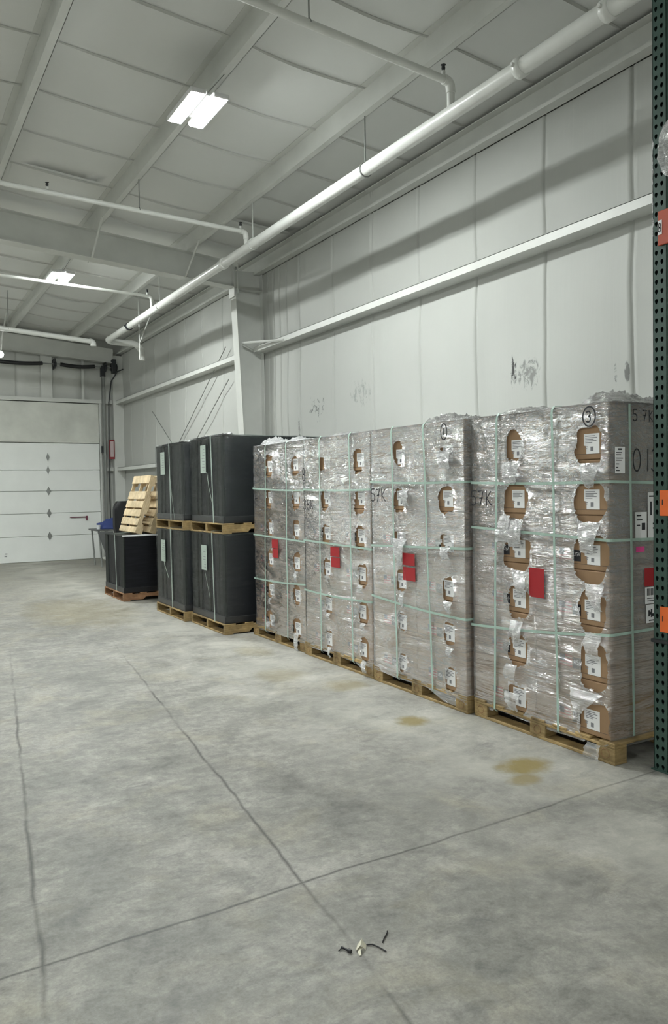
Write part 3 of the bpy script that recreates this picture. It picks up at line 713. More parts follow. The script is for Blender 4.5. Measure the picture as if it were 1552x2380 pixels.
STK = [dict(y0=3.00, y1=4.14, x=3.495, pal=(2.955, 3.475, 1.175)), dict(y0=4.18, y1=5.32, x=3.455, pal=(4.165, 3.445, 1.165)),
       dict(y0=5.365, y1=6.495, x=3.465, pal=(5.35, 3.455, 1.175)), dict(y0=6.535, y1=7.665, x=3.485, pal=(6.545, 3.475, 1.19))]
SN = ['nearest carton stack', 'second nearest carton stack', 'third nearest carton stack', 'farthest carton stack']
RN = ['bottom', 'second from the bottom', 'third from the bottom', 'fourth from the bottom', 'fifth from the bottom', 'top']
proto = carton(); first = True
Z0 = .121
for si, s in enumerate(STK):
    for r in range(6):
        for c in range(2):
            for dd in range(2):
                if dd == 1 and not (si == 0 and c == 0): continue
                o = proto if first else copy_tree(proto); first = False
                yc = s['y0'] + (s['y1'] - s['y0']) * (.25 + .5 * c)
                o.location = (s['x'] + dd * (CDp + .005) + random.uniform(-.002, .003), yc, Z0 + r * .3135)
                pos = 'right-hand' if c == 0 else 'left-hand'
                if dd == 0: lab = 'brown carton in the %s column of the %s, %s' % (pos, SN[si], RN[r])
                else: lab = 'brown rear carton on the shaded side of the %s, %s' % (SN[si], RN[r])
                tag(o, lab, 'cardboard box', 'wrapped brown cartons')
                if o is not proto:
                    for ch in o.children:
                        if 'label' in ch.name or 'printed' in ch.name: ch.location.y += (0, .04, .012, .04)[si] + (-.008 if c == 0 and si == 0 else .012)
                if (r > 3 or dd == 1) and o is not proto:
                    for ch in list(o.children):
                        if ch.name.startswith('printed'):
                            for g in list(ch.children): bpy.data.objects.remove(g)
                            bpy.data.objects.remove(ch)
ep = euro_pallet(1.18, 1.12, M['wood'])
for si, s in enumerate(STK):
    o = ep if si == 0 else copy_tree(ep)
    y, x, L = s['pal']; o.location = (x, y, 0); o.scale = (1, L / 1.18, 1)
    tag(o, 'olive-brown wooden block pallet under the ' + SN[si], 'pallet', 'pallets under the carton stacks')

# holes torn in the film around the shipping labels: (y, z, half width, half height)
HOLES = [[(3.73, 1.80, .07, .09), (3.715, 1.45, .10, .105), (3.715, 1.13, .12, .11), (3.70, .815, .095, .10), (3.71, .51, .085, .105), (3.715, .20, .08, .085),
          (3.13, 1.77, .09, .11), (3.12, 1.45, .115, .11), (3.12, 1.13, .125, .13), (3.11, .83, .10, .115), (3.10, .515, .10, .13), (3.095, .20, .11, .115)],
         [(4.94, 1.80, .055, .09), (4.93, 1.45, .07, .09), (4.96, 1.15, .04, .06), (4.92, .84, .055, .08), (4.91, .53, .05, .065), (4.91, .215, .045, .065),
          (4.39, 1.77, .04, .05), (4.365, 1.455, .08, .09), (4.375, 1.15, .065, .06), (4.35, .83, .06, .08), (4.34, .525, .06, .08), (4.33, .205, .06, .085)],
         [(6.13, 1.765, .045, .06), (6.09, 1.44, .065, .085), (6.08, 1.145, .07, .085), (6.07, .85, .06, .08), (6.05, .52, .055, .085), (6.045, .22, .055, .075),
          (5.53, 1.765, .07, .095), (5.52, 1.43, .08, .10), (5.51, 1.14, .075, .095), (5.485, .83, .07, .095), (5.475, .52, .07, .09), (5.465, .225, .065, .095)],
         [(7.27, 1.78, .07, .11), (7.28, 1.45, .06, .09), (7.27, 1.155, .06, .085), (7.27, .85, .065, .085), (7.29, .53, .06, .085), (7.32, .225, .065, .085),
          (6.69, 1.765, .07, .09), (6.685, 1.45, .075, .10), (6.69, 1.16, .06, .09), (6.69, .855, .075, .09), (6.695, .535, .07, .10), (6.70, .215, .075, .10)]]
def hole_d(y, z, h, sd):
    cy, cz, hw, hh = h
    a = math.atan2((z - cz) / hh, (y - cy) / hw)
    rr = 1 + .22 * noise.noise(Vector((math.cos(a) * 1.6 + sd * 3.1, math.sin(a) * 1.6, sd)))
    u, v = abs(y - cy) / hw, abs(z - cz) / hh
    return ((u ** 3.2 + v ** 3.2) ** (1 / 3.2)) / rr - 1
def build_film(si):
    s = STK[si]; y0, y1, xf = s['y0'] - .006, s['y1'] + .006, s['x'] - .006; xb = s['x'] + 1.115
    t = thing('stretch_film', (xf, (y0 + y1) / 2, .1), 'crinkled clear stretch film torn open around the labels of the ' + SN[si], 'plastic wrap', 'stretch film round the carton stacks')
    st = .0125 if si < 2 else .016
    # perimeter, starting at the back of the near side, round the front, to the back of the far side
    per = []
    n = 26
    for k in range(n): per.append((xb - (xb - xf) * k / n, y0, 0, -1))
    nf = int((y1 - y0) / st)
    for k in range(nf + 1): per.append((xf, y0 + (y1 - y0) * k / nf, -1, 0))
    for k in range(1, n + 1): per.append((xf + (xb - xf) * k / n, y1, 0, 1))
    nz = int(1.92 / st); zt = 2.008
    sg = si * 17.3
    def zbot(y):
        b = [.075, .09, .085, .085][si] + .018 * noise.noise(Vector((y * 3, sg, 0)))
        if si == 1 and y < 4.62: b -= .055 * min(1, (4.62 - y) / .2)
        if si == 2 and y < 5.62: b -= .06 * min(1, (5.62 - y) / .15)
        if si == 0 and y > 3.95: b -= .01
        return b
    P = []; keep_edge = []
    for j in range(nz + 1):
        row = []
        for (x, y, nx, ny) in per:
            zb = zbot(y); z = zb + (zt - zb) * j / nz
            u = y if nx else x * 1.0
            hfac = .35 + .65 * max(0, min(1, (z - .9) / .8))          # looser film near the top
            v1 = noise.noise(Vector((u * 2.2 + sg, z * 5, sg))) * .005
            v2 = .9 * max(0, .38 - abs(noise.noise(Vector((u * 2 + z * 1.5 + sg, z * 10 - u * 3, 4.1)))) * 1.6) * .011 * hfac
            v3 = 1.1 * max(0, .36 - abs(noise.noise(Vector((u * 7 - z * 8, z * 3 + u * 2 + sg, 9.4)))) * 1.7) * .008 * hfac * max(0, min(1, (z - 1.1) / .5))
            d = max(.0005, .003 + v1 + v2 + v3)
            if z > 1.96: d *= max(.2, (zt - z) / .048)
            yy, zz = y, z
            if nx:
                for hi, h in enumerate(HOLES[si]):
                    if abs(y - h[0]) < h[2] * 1.9 and abs(z - h[1]) < h[3] * 1.9:
                        e = hole_d(y, z, h, si * 12 + hi)
                        if 0 <= e < st / h[2] * .75 + .02:      # snap to the torn edge
                            k = 1 / (1 + e); yy = h[0] + (y - h[0]) * k; zz = h[1] + (z - h[1]) * k; d += .010
                        elif e < .5 and e > 0: d += .009 * (1 - e / .5) ** 2
            row.append((x + nx * d, yy + ny * d * .5, zz))
        P.append(row)
    mb = MB(); nc = len(per); vs = [p for r_ in P for p in r_]; fA = []; fB = []
    for j in range(nz):
        for i in range(nc - 1):
            a, b = per[i], per[i + 1]; mi = 0
            if a[2] and b[2]:
                p0, p1 = P[j][i], P[j + 1][i + 1]; cy, cz = (a[1] + b[1]) / 2, (p0[2] + p1[2]) / 2
                e = 9; cc = (sum(P[jj][ii][1] for jj in (j, j + 1) for ii in (i, i + 1)) / 4, sum(P[jj][ii][2] for jj in (j, j + 1) for ii in (i, i + 1)) / 4)
                for hi, h in enumerate(HOLES[si]):
                    if abs(cc[0] - h[0]) < h[2] * 1.6 and abs(cc[1] - h[1]) < h[3] * 1.6: e = min(e, hole_d(cc[0], cc[1], h, si * 12 + hi))
                if e < -.004: continue
                if e < .05 + .30 * max(0, noise.noise(Vector((cc[0] * 9, cc[1] * 9, sg)))): mi = 1
            (fB if mi else fA).append((j * nc + i, j * nc + i + 1, (j + 1) * nc + i + 1, (j + 1) * nc + i))
    base = len(mb.v); mb.v += vs
    for f in fA: mb.f.append(list(f)); mb.mi.append(0); mb.sm.append(True)
    for f in fB: mb.f.append(list(f)); mb.mi.append(1); mb.sm.append(True)
    # top sheet
    T = []
    for i in range(41):
        row = []
        for k in range(41):
            x = xf - .004 + (xb - xf) * i / 40; y = y0 + (y1 - y0) * k / 40
            ed = min(i, 40 - i, k, 40 - k) / 6
            h = max(0, .5 - abs(noise.noise(Vector((x * 4, y * 4, sg)))) * 1.4) * .04 + max(0, .4 - abs(noise.noise(Vector((x * 10, y * 9, sg)))) * 1.4) * .02
            row.append((x, y, 2.003 + (h * .6 * min(1, ed + .25))))
        T.append(row)
    mb.grid(T, 0, True)
    L = t.location
    mb.v = [(a - L.x, b - L.y, c - L.z) for a, b, c in mb.v]
    mb.build('wrap_sheet', [M['film'], M['film_thick']], t, recalc=False)
    return t
def rel(t, mb):
    L = t.location; mb.v = [(a - L.x, b - L.y, c - L.z) for a, b, c in mb.v]; return mb
def flap(t, x, yc, zt, w0, w1, ln, skew, seed, lab=None):
    """a torn tongue of film hanging in front of the cartons"""
    G = []; nu, nv = 9, 12
    for j in range(nv + 1):
        f = j / nv; w_ = w0 + (w1 - w0) * f + .012 * noise.noise(Vector((f * 4, seed, 0))); row = []
        for i in range(nu + 1):
            g = i / nu - .5
            out = .010 + .016 * math.sin(f * math.pi) + .010 * noise.noise(Vector((g * 5 + seed, f * 5, 2))) + .014 * abs(noise.noise(Vector((g * 9 + f * 3, f * 7 + seed, 7))))
            row.append((x - out, yc + g * w_ + skew * f + .006 * noise.noise(Vector((f * 6, seed, g * 3))), zt - ln * f + .012 * noise.noise(Vector((g * 4, seed, 5))) * f))
        G.append(row)
    mb = MB(); mb.grid(G, 0, True); o = rel(t, mb).build('torn_flap', M['film_thick'], t, recalc=False)
def tuft(t, x, y, z, rx, ry, h, seed):
    """crumpled bunch of film standing on top"""
    G = []
    for i in range(25):
        row = []
        for j in range(25):
            a, b = i / 24 - .5, j / 24 - .5; e = max(0, 1 - (4 * a * a + 4 * b * b))
            n1 = max(0, .45 - abs(noise.noise(Vector((a * 4 + seed, b * 4, 1)))) * 1.3); n2 = max(0, .4 - 1.4 * abs(noise.noise(Vector((a * 8 + seed, b * 8, 5)))))
            row.append((x + a * rx + .02 * n2, y + b * ry, z + h * (e ** .6) * (.35 + 1.3 * n1 + .4 * n2)))
        G.append(row)
    mb = MB(); mb.grid(G, 0, True); rel(t, mb).build('crumpled_top', M['film'] if seed % 2 else M['film_thick'], t, recalc=False)
films = [build_film(i) for i in range(4)]
fl = {0: [(3.74, 1.70, .16, .10, .14, .02), (3.72, 1.335, .14, .12, .17, -.005), (3.80, 1.36, .09, .13, .17, .04), (3.685, 1.02, .13, .06, .17, -.03), (3.71, .70, .12, .07, .15, .0), (3.76, .415, .11, .09, .10, .02), (3.76, .235, .13, .07, .11, -.02),
          (3.11, 1.67, .17, .05, .14, .01), (3.12, 1.33, .15, .09, .17, .02), (3.085, .99, .13, .07, .15, -.02), (3.10, .71, .12, .09, .15, .0), (3.15, .375, .24, .05, .14, .06), (3.10, .09, .10, .11, .12, .01)],
      1: [(4.92, 1.16, .17, .05, .20, .01), (4.90, .76, .07, .03, .12, -.005), (4.37, 1.13, .10, .10, .09, 0), (4.34, .75, .09, .04, .08, 0), (4.33, .43, .08, .04, .07, 0), (4.37, 1.80, .14, .12, .12, .0), (4.86, 1.53, .12, .06, .12, -.03)],
      2: [(6.04, .79, .06, .03, .07, 0), (5.50, .75, .08, .05, .06, 0), (5.47, .44, .08, .05, .06, 0), (5.46, .13, .08, .07, .10, 0), (6.04, .45, .07, .04, .06, 0), (6.03, .15, .05, .03, .09, 0)],
      3: [(6.69, .76, .06, .03, .10, 0), (7.31, .20, .10, .08, .08, 0), (6.70, .17, .09, .08, .19, 0), (7.27, .44, .06, .04, .06, 0)]}
for si, L_ in fl.items():
    for k, a in enumerate(L_): flap(films[si], STK[si]['x'] - .012, *a, seed=k * 1.7 + si * 9)
for (si, x, y, rx, ry, h, sd) in [(0, 3.66, 3.12, .36, .34, .085, 1), (0, 3.62, 3.75, .3, .5, .05, 3), (1, 3.72, 4.62, .5, .55, .09, 5), (1, 3.62, 4.35, .3, .3, .05, 7), (3, 3.60, 7.38, .3, .42, .09, 10), (3, 3.62, 6.9, .3, .5, .06, 12), (2, 3.6, 5.95, .3, .7, .04, 11), (0, 3.95, 3.1, .4, .25, .06, 9)]:
    tuft(films[si], x, y, 2.0, rx, ry, h, sd)

# handwriting on the film
def pen(t, txt, hgt, y, z, x, wd=.009, strokes=None, lab='black marker writing'):
    st = strokes if strokes else write(txt, hgt)
    mb = ribbon(st, wd, lambda u, v: (x, y - u, z + v)); o = rel(t, mb).build('handwriting', M['ink'], t, recalc=False); o['label'] = lab
xo = .024
pen(films[0], '57K', .10, 4.14, 1.42, STK[0]['x'] - xo)
pen(films[0], '', 0, 3.12, 1.89, STK[0]['x'] - xo, strokes=[arcp(0, .04, .045, .055, 0, 360, 18)] + [[(a - .02, b + .01) for a, b in st] for st in write('3', .06)])
pen(films[1], '57K', .10, 5.315, 1.44, STK[1]['x'] - xo)
pen(films[1], '', 0, 4.375, 1.89, STK[1]['x'] - xo, strokes=[arcp(0, .04, .035, .055, 0, 360, 18), [(0, .065), (0, .015)]])
pen(films[2], '38K', .09, 6.485, 1.36, STK[2]['x'] - xo)
pen(films[2], '', 0, 6.475, 1.62, STK[2]['x'] - xo, strokes=[arcp(0, .03, .022, .03, 0, 360, 14), arcp(0, .09, .02, .03, 0, 360, 14)])
pen(films[3], '', 0, 7.61, 1.40, STK[3]['x'] - xo, strokes=[[(0, .1), (.02, 0), (.05, .09), (.07, .02)], [(.0, .05), (.08, .06)]])
pen(films[3], '', 0, 7.62, .55, STK[3]['x'] - xo, strokes=[[(0, .1), (.03, 0), (.08, .12), (.11, .02)], [(.0, -.03), (.10, -.06)], [(0, -.1), (.05, -.2), (.1, -.08), (.12, -.22)]])
def side_pen(t, txt, hgt, x, z, wd=.007):
    mb = ribbon(write(txt, hgt, .8), wd, lambda u, v: (x + u, STK[0]['y0'] - .018, z + v)); o = rel(t, mb).build('handwriting', M['ink'], t, recalc=False); o['label'] = 'black marker writing'
side_pen(films[0], '5.7K', .065, 3.665, 1.90); side_pen(films[0], 'B', .06, 3.845, 1.895); side_pen(films[0], '0131', .125, 3.665, 1.62, .009)

# red labels and other stickers (stuck to the cartons' front or side)
def sheet(name, si, ya, yb, za, zb, mat, lab, cat, group=None, tilt=0, side=False, lines=None):
    s = STK[si]
    if side: x = None; o = thing(name, (ya, s['y0'] - .012, za), lab, cat, group)
    else: o = thing(name, (s['x'] - .016, ya, za), lab, cat, group)
    mb = MB()
    if side: mb.box(0, yb - ya, -.001, 0, 0, zb - za)
    else: mb.box(-.001, 0, 0, yb - ya, 0, zb - za)
    mb.build('label_sheet', mat, o)
    if lines:
        mb = MB()
        W = yb - ya; Hh = zb - za
        for (a, b, c, d) in lines:
            if side: mb.box(a * W, b * W, -.002, -.001, c * Hh, d * Hh)
            else: mb.box(-.002, -.001, (1 - b) * W, (1 - a) * W, c * Hh, d * Hh)
        mb.build('printed_text', M['ink'], o)
    return o
RED = [(0, 3.48, 3.605, .865, 1.045), (1, 4.745, 4.90, .965, 1.055), (1, 4.74, 4.895, .85, .95), (2, 5.855, 6.01, .955, 1.04), (2, 5.85, 6.00, .862, .948), (3, 7.095, 7.235, .955, 1.045), (3, 7.09, 7.225, .86, .948)]
for k, (si, a, b, c, d) in enumerate(RED):
    lab = 'plain red rectangular label on the %s' % SN[si] + ('' if si == 0 else (', upper of the pair' if k in (1, 3, 5) else ', lower of the pair'))
    sheet('red_label', si, a, b, c, d, M['red'], lab, 'label', 'red labels on the stacks')
sheet('white_label', 0, 3.525, 3.605, 1.61, 1.755, M['paper'], 'white text label at the upper corner on the side of the nearest stack', 'label', None, side=True, lines=[(.3, .7, .88, .94)] + [(.1, .1 + q, h_, h_ + .035) for q, h_ in ((.6, .76), (.5, .68), (.7, .55), (.55, .47), (.3, .33), (.2, .2), (.35, .08))])
sheet('white_label', 0, 3.69, 3.785, 1.235, 1.39, M['paper'], 'faint white label left of the tall one on the side of the nearest stack', 'label', None, side=True, lines=[(.1, .5, .85, .9), (.1, .6, .7, .74), (.55, .85, .35, .6), (.1, .4, .5, .54)])
sheet('white_label', 0, 3.795, 3.90, 1.24, 1.50, M['paper'], 'tall white label on the side of the nearest stack by the rack post', 'label', None, side=True, lines=[(.2, .3, .5, .8), (.1, .8, .9, .93), (.4, .8, .3, .33), (.4, .8, .2, .23)])
sheet('pink_sticker', 0, 3.695, 3.765, 1.165, 1.195, M['pink'], 'small pink sticker on the shaded side of the nearest stack', 'sticker', None, side=True)
sheet('red_label', 0, 3.765, 3.93, .965, 1.07, M['red'], 'dark red label on the shaded side of the nearest stack beside the rack', 'label', 'red labels on the stacks', side=True)
sheet('white_label', 0, 3.77, 3.93, .865, .96, M['paper'], 'white barcode label under the red one on the side of the nearest stack', 'label', None, side=True, lines=[(.1 + .05 * k, .1 + .05 * k + random.choice((.02, .03)), .5, .92) for k in range(15)] + [(.1, .7, .3, .34), (.1, .6, .15, .19)])
sheet('white_label', 0, 3.778, 3.93, .755, .86, M['paper'], 'white label with black pictogram, lowest on the side of the nearest stack', 'label', None, side=True, lines=[(.12, .2, .35, .7), (.2, .26, .45, .6), (.26, .34, .3, .75), (.34, .5, .35, .5), (.5, .58, .4, .8), (.15, .5, .1, .16)])

# straps
def strap(si, pts, lab, mat='mint', wd=.016, name='plastic_strap'):
    """pts: centre line; a thin band; each point (x,y,z,nx,ny,nz outward) """
    mb = MB(); A = []; B = []
    P3 = [Vector(p[:3]) for p in pts]; Nn = [Vector(p[3:]) for p in pts]
    for i, p in enumerate(P3):
        d = (P3[min(i + 1, len(P3) - 1)] - P3[max(i - 1, 0)]).normalized(); wv = d.cross(Nn[i]).normalized() * wd / 2
        A.append((p + wv, p - wv, p - wv + Nn[i] * .0018, p + wv + Nn[i] * .0018))
    for i in range(len(A)): mb.v += [tuple(q) for q in A[i]]
    for i in range(len(A) - 1):
        for k in range(4):
            q = (k + 1) % 4; mb.f.append([i * 4 + k, i * 4 + q, (i + 1) * 4 + q, (i + 1) * 4 + k]); mb.mi.append(0); mb.sm.append(False)
    return tag(mb.build(name, M[mat], loc=pts[0][:3]), lab, 'strap', 'straps round the carton stacks')
VS = [[(3.404, 3.369), (3.882, 3.925)], [(4.62, 4.537), (5.025, 4.98)], [(5.666, 5.647), (6.176, 6.194)], [(6.877, 6.899), (7.345, 7.41)]]
HS = [[(4.14, 1.573, 2.99, 1.563), (4.14, 1.275, 2.99, 1.240), (4.15, .615, 2.99, .716)],
      [(5.33, 1.594, 4.17, 1.579), (5.33, 1.088, 4.17, 1.127), (5.33, .688, 4.17, .645)],
      [(6.5, 1.541, 5.36, 1.534), (6.5, 1.073, 5.36, 1.053), (6.5, .611, 5.36, .623)],
      [(7.67, 1.561, 6.53, 1.533), (7.67, 1.075, 6.53, 1.053), (7.67, .612, 6.53, .65)]]
for si, s in enumerate(STK):
    xf = s['x'] - .021; xb = s['x'] + 1.13
    for k, (yt, yb) in enumerate(VS[si]):
        pts = [(xf + .02, yb, .07, -1, 0, 0)] + [(xf + .002 * math.sin(j), yb + (yt - yb) * j / 10, .09 + 1.88 * j / 10, -1, 0, 0) for j in range(11)]
        pts += [(xf + .004, yt, 1.995, -.8, 0, .6), (xf + .02, yt, 2.014, -.3, 0, 1)] + [(xf + .02 + (xb - xf - .02) * j / 4, yt, 2.02, 0, 0, 1) for j in range(1, 5)]
        strap(si, pts, 'pale green vertical strap on the %s, %s of the two' % (SN[si], ('right', 'left')[k]))
    for k, (ya, za, yb, zb) in enumerate(HS[si]):
        n = 12; pts = []
        sag = (-.012, .0, -.02)[k]
        pts += [(xf + .02, ya + .012, za, 0, 1, 0), (xf + .003, ya + .004, za, -.7, .7, 0)]
        for j in range(n + 1):
            f = j / n; pts.append((xf + (.003 if f in (0, 1) else 0), ya + (yb - ya) * f, za + (zb - za) * f + sag * math.sin(math.pi * f) * .6, -1, 0, 0))
        ys_ = s['y0'] - .017
        pts += [(xf + .006, ys_ + .004, zb, -.7, -.7, 0), (xf + .02, ys_, zb, 0, -1, 0)]
        zz = (1.552, 1.232, .72)[k] if si == 0 else zb
        for j in range(1, 6): pts.append((xf + .02 + (1.1) * j / 5, ys_, zb + (zz - zb) * min(1, j / 2), 0, -1, 0))
        strap(si, pts, 'pale green horizontal strap round the %s, %s of the three' % (SN[si], ('top', 'middle', 'lowest')[k]))
strap(0, [(3.635, STK[0]['y0'] - .019, 1.995, 0, -1, 0)] + [(3.635 + .03 * j / 10, STK[0]['y0'] - .019, 1.98 - 1.85 * j / 10, 0, -1, 0) for j in range(11)], 'pale green vertical strap on the shaded right side of the nearest carton stack')

# ------------------------------------------------------------------ black module packs
def pack(x0, y0, y1, z0, h, lab, has_film=True, label=None, straps=(), ox=0):
    Dp = 1.75; W = y1 - y0
    t = thing('solar_panel_pack', (x0, y0, z0), lab, 'solar panel pack', 'black packs of solar panels')
    # the panels stand on edge side by side; their frames make fine vertical ribs on the narrow side
    mb = MB(); n = 26
    for k in range(n):
        a = .03 + (W - .06) * k / n; mb.box(.03 if has_film else .015, Dp - .03, a, a + (W - .06) / n * .86, .012, h - .012)
    o = mb.build('panels', M['module'], t)
    # cardboard/plastic edge boards
    for (a, b) in ((0, .16), (W - .16, W)):
        mb = MB(); mb.bevbox(.006, .03, a, b, 0, h, .004); mb.build('corner_guard', M['board_black'], t)
    mb = MB(); mb.bevbox(.012, Dp, .004, .028, .02, h - .01, .003); mb.build('side_board', M['module'], t)
    for yy in (.22, W * .5, W - .24): 
        mb = MB(); mb.box(.016, .03, yy - .03, yy + .03, .01, h - .01); mb.build('edge_board', M['board_black'], t)
    mb = MB(); mb.bevbox(0, Dp, 0, W, h - .01, h + .004, .003); mb.build('top_cover', M['board_black'], t)
    mb = MB(); mb.bevbox(-.002, Dp, -.002, W, 0, .075, .004); mb.build('base_guard', M['black'], t)
    if has_film:
        xs_ = []
        per = [(Dp - Dp * k / 20, 0, 0, -1) for k in range(20)] + [(0, W * k / 34, -1, 0) for k in range(35)] + [(Dp * k / 4, W, 0, 1) for k in range(1, 5)]
        G = []
        for j in range(41):
            z = .02 + (h + .012 - .02) * j / 40; row = []
            for (x, y, nx, ny) in per:
                d = .008 + .010 * abs(noise.noise(Vector((x * 4 + y * 5 + ox, z * 9, ox)))) + .006 * abs(noise.noise(Vector((x * 15 + y * 14 + z * 8 + ox, z * 16, 3))))
                if j == 40: d = .0
                row.append((x + nx * d, y + ny * d, z + (.015 * noise.noise(Vector((x * 5 + y * 7, ox, 1))) if j == 40 else 0)))
            G.append(row)
        mb = MB(); mb.grid(G, 0, True)
        Tt = [[(Dp * i / 16, W * k / 12, h + .006 + .022 * abs(noise.noise(Vector((i * .7, k * .9, ox))))) for k in range(13)] for i in range(17)]
        mb.grid(Tt, 0, True); mb.build('film_cover', M['film_dark'], t, recalc=False)
    for (yt, yb) in straps:
        mb = MB(); xo_ = -.021 if has_film else -.006
        vs = [(xo_, yb - .012 , .0), (xo_, yb + .012, .0), (xo_, yt + .012, h + .012), (xo_, yt - .012, h + .012)]
        vs += [(a - .002, b, c) for a, b, c in vs]; mb.add(vs, [(0, 1, 2, 3), (4, 5, 6, 7), (0, 4, 7, 3), (1, 5, 6, 2), (2, 3, 7, 6)])
        mb.box(xo_ - .002, Dp, yt - .012, yt + .012, h + .03, h + .032)
        mb.build('strap', M['strap_grey'], t)
    if has_film:
        mb = MB(); ys2 = -.02; xx_ = .62; mb.box(xx_ - .008, xx_ + .008, ys2 - .002, ys2, .0, h + .01); mb.build('strap', M['strap_grey'], t)
    if label:
        ya, yb, za, zb = label
        mb = MB(); mb.box(-.024, -.0225, ya, yb, za, zb); lb = mb.build('paper_sheet', M['paper_green'], t)
        mb = MB()
        for q in range(8): mb.box(-.0246, -.024, ya + .03, yb - random.uniform(.03, .12), za + .03 + q * (zb - za - .05) / 8, za + .036 + q * (zb - za - .05) / 8)
        mb.build('print_lines', M['ink_grey'], lb)
    return t
def tails(t, pts, wd=.012):
    mb = MB(); A = []; B = []
    for p in pts: A.append((p[0], p[1] - wd / 2, p[2])); B.append((p[0], p[1] + wd / 2, p[2]))
    mb.grid([A, B], 0, False); mb.build('loose_strap_end', M['paper_green'], t, recalc=False)
sp = stringer_pallet(1.0, 1.78, M['wood'])
def put_pal(o, x, y, L, z, lab, mat=None):
    o.location = (x, y, z); o.scale = (1, L, 1); tag(o, lab, 'pallet', 'pallets under the black packs')
    if mat:
        for ch in o.children:
            ch.data = ch.data.copy(); ch.data.materials[0] = mat
put_pal(sp, 3.19, 7.84, 1.03, 0, 'wooden stringer pallet on the floor under the black pack beside the cartons')
put_pal(copy_tree(sp), 3.13, 8.93, 1.06, 0, 'wooden stringer pallet on the floor under the farther double-stacked black pack')
put_pal(copy_tree(sp), 3.20, 7.86, 1.01, 1.075, 'wooden pallet between the two stacked black packs beside the cartons')
put_pal(copy_tree(sp), 3.14, 8.95, 1.04, 1.075, 'wooden pallet between the two farther stacked black packs')
put_pal(copy_tree(sp), 2.985, 11.05, 1.05, 0, 'reddish wooden pallet under the single low black pack', M['wood_red'])
a1 = pack(3.205, 7.855, 8.855, .115, .955, 'lower black film-wrapped pack of solar panels beside the carton stacks', label=(.46, .62, .54, .82), straps=((.30, .25),), ox=1.3)
a2 = pack(3.215, 7.875, 8.855, 1.19, .94, 'upper black film-wrapped pack of solar panels beside the carton stacks', label=(.44, .60, .55, .86), straps=((.29, .24),), ox=4.7)
b1 = pack(3.145, 8.945, 9.975, .115, .955, 'lower black film-wrapped pack of solar panels, farther double stack', label=(.63, .79, .55, .82), straps=((.43, .40),), ox=7.1)
b2 = pack(3.155, 8.965, 9.975, 1.19, .92, 'upper black film-wrapped pack of solar panels, farther double stack', label=(.60, .76, .56, .84), straps=((.43, .40),), ox=9.9)
cp = pack(3.0, 11.065, 12.085, .115, .80, 'single low unwrapped black pack of solar panels nearer the back wall', has_film=False, straps=((.42, .36),), ox=2)
mb = MB(); mb.bevbox(-.004, 1.75, -.004, .02, .795, .818, .003); mb.build('silver_edge', M['silver'], cp)
tails(a2, [(-.03, .40, .56), (-.035, .32, .38), (-.03, .24, .2), (-.03, .20, .02)]); tails(b2, [(-.03, .38, .5), (-.035, .32, .32), (-.03, .24, .0)], .009)
tails(a1, [(-.03, .55, .62), (-.03, .45, .42), (-.03, .36, .25)], .009); tails(b1, [(-.03, .68, .7), (-.04, .62, .52), (-.03, .5, .36)], .02)
for pk in (a2, b2):
    mb = MB(); G = []
    for i in range(20):
        row = []
        for j in range(9):
            y = -.02 + 1.0 * i / 19; x = -.02 + .16 * j / 8
            row.append((x, y, .965 - (0 if pk is a2 else .02) - .012 + .05 * abs(noise.noise(Vector((i * .6, j * .6, 3)))) * math.sin(math.pi * (j + .3) / 9)))
        G.append(row)
    mb.grid(G, 0, True); mb.build('crumpled_edge_film', M['film_thick'], pk, recalc=False)

# leaning pallets standing on the low pack
lp = bpy.data.objects.new('wooden_pallet', None); C.objects.link(lp)
for y in (0, .48, .96):
    mb = MB(); prof = [(0, .016), (.16, .016), (.18, .05), (.34, .05), (.36, .016), (.64, .016), (.66, .05), (.82, .05), (.84, .016), (1.0, .016), (1.0, .104), (0, .104)]
    n = len(prof); vs = [(a, y, z) for a, z in prof] + [(a, y + .04, z) for a, z in prof]
    mb.add(vs, [tuple(range(n)), tuple(range(n, 2 * n))[::-1]] + [(i, (i + 1) % n, n + (i + 1) % n, n + i) for i in range(n)]); mb.build('stringer', M['wood_new'], lp)
for a, b in ((0, .10), (.13, .25), (.28, .40), (.43, .55), (.58, .72), (.86, 1.0)):
    mb = MB(); mb.bevbox(a, b, 0, 1.0, .104, .12, .003); mb.build('deck_board', M['wood_new'], lp)
for a, b in ((0, .10), (.42, .52), (.9, 1.0)):
    mb = MB(); mb.bevbox(a, b, 0, 1.0, 0, .016, .003); mb.build('bottom_board', M['wood_new'], lp)
for k, (dx, ang, dy, lab) in enumerate([(-.09, 17, 0, 'pale new wooden pallet leaning on the low black pack, foremost of three'), (.08, 18, -.12, 'pale wooden pallet leaning in the middle of the three on the black pack'), (.25, 19, -.22, 'pale wooden pallet leaning rearmost of the three, nearest the wall')]):
    o = lp if k == 0 else copy_tree(lp)
    # stand the pallet up: its length (x) becomes height, deck faces the aisle
    Rm = Matrix.Rotation(math.radians(ang), 4, 'Y') @ Matrix(((0, 0, -1, 0), (0, 1, 0, 0), (1, 0, 0, 0), (0, 0, 0, 1)))
    o.matrix_world = Matrix.Translation((3.40 + dx, 11.2 + dy, .925)) @ Rm @ Matrix.Scale(.86, 4)
    tag(o, lab, 'pallet', 'pallets leaning on the low pack')

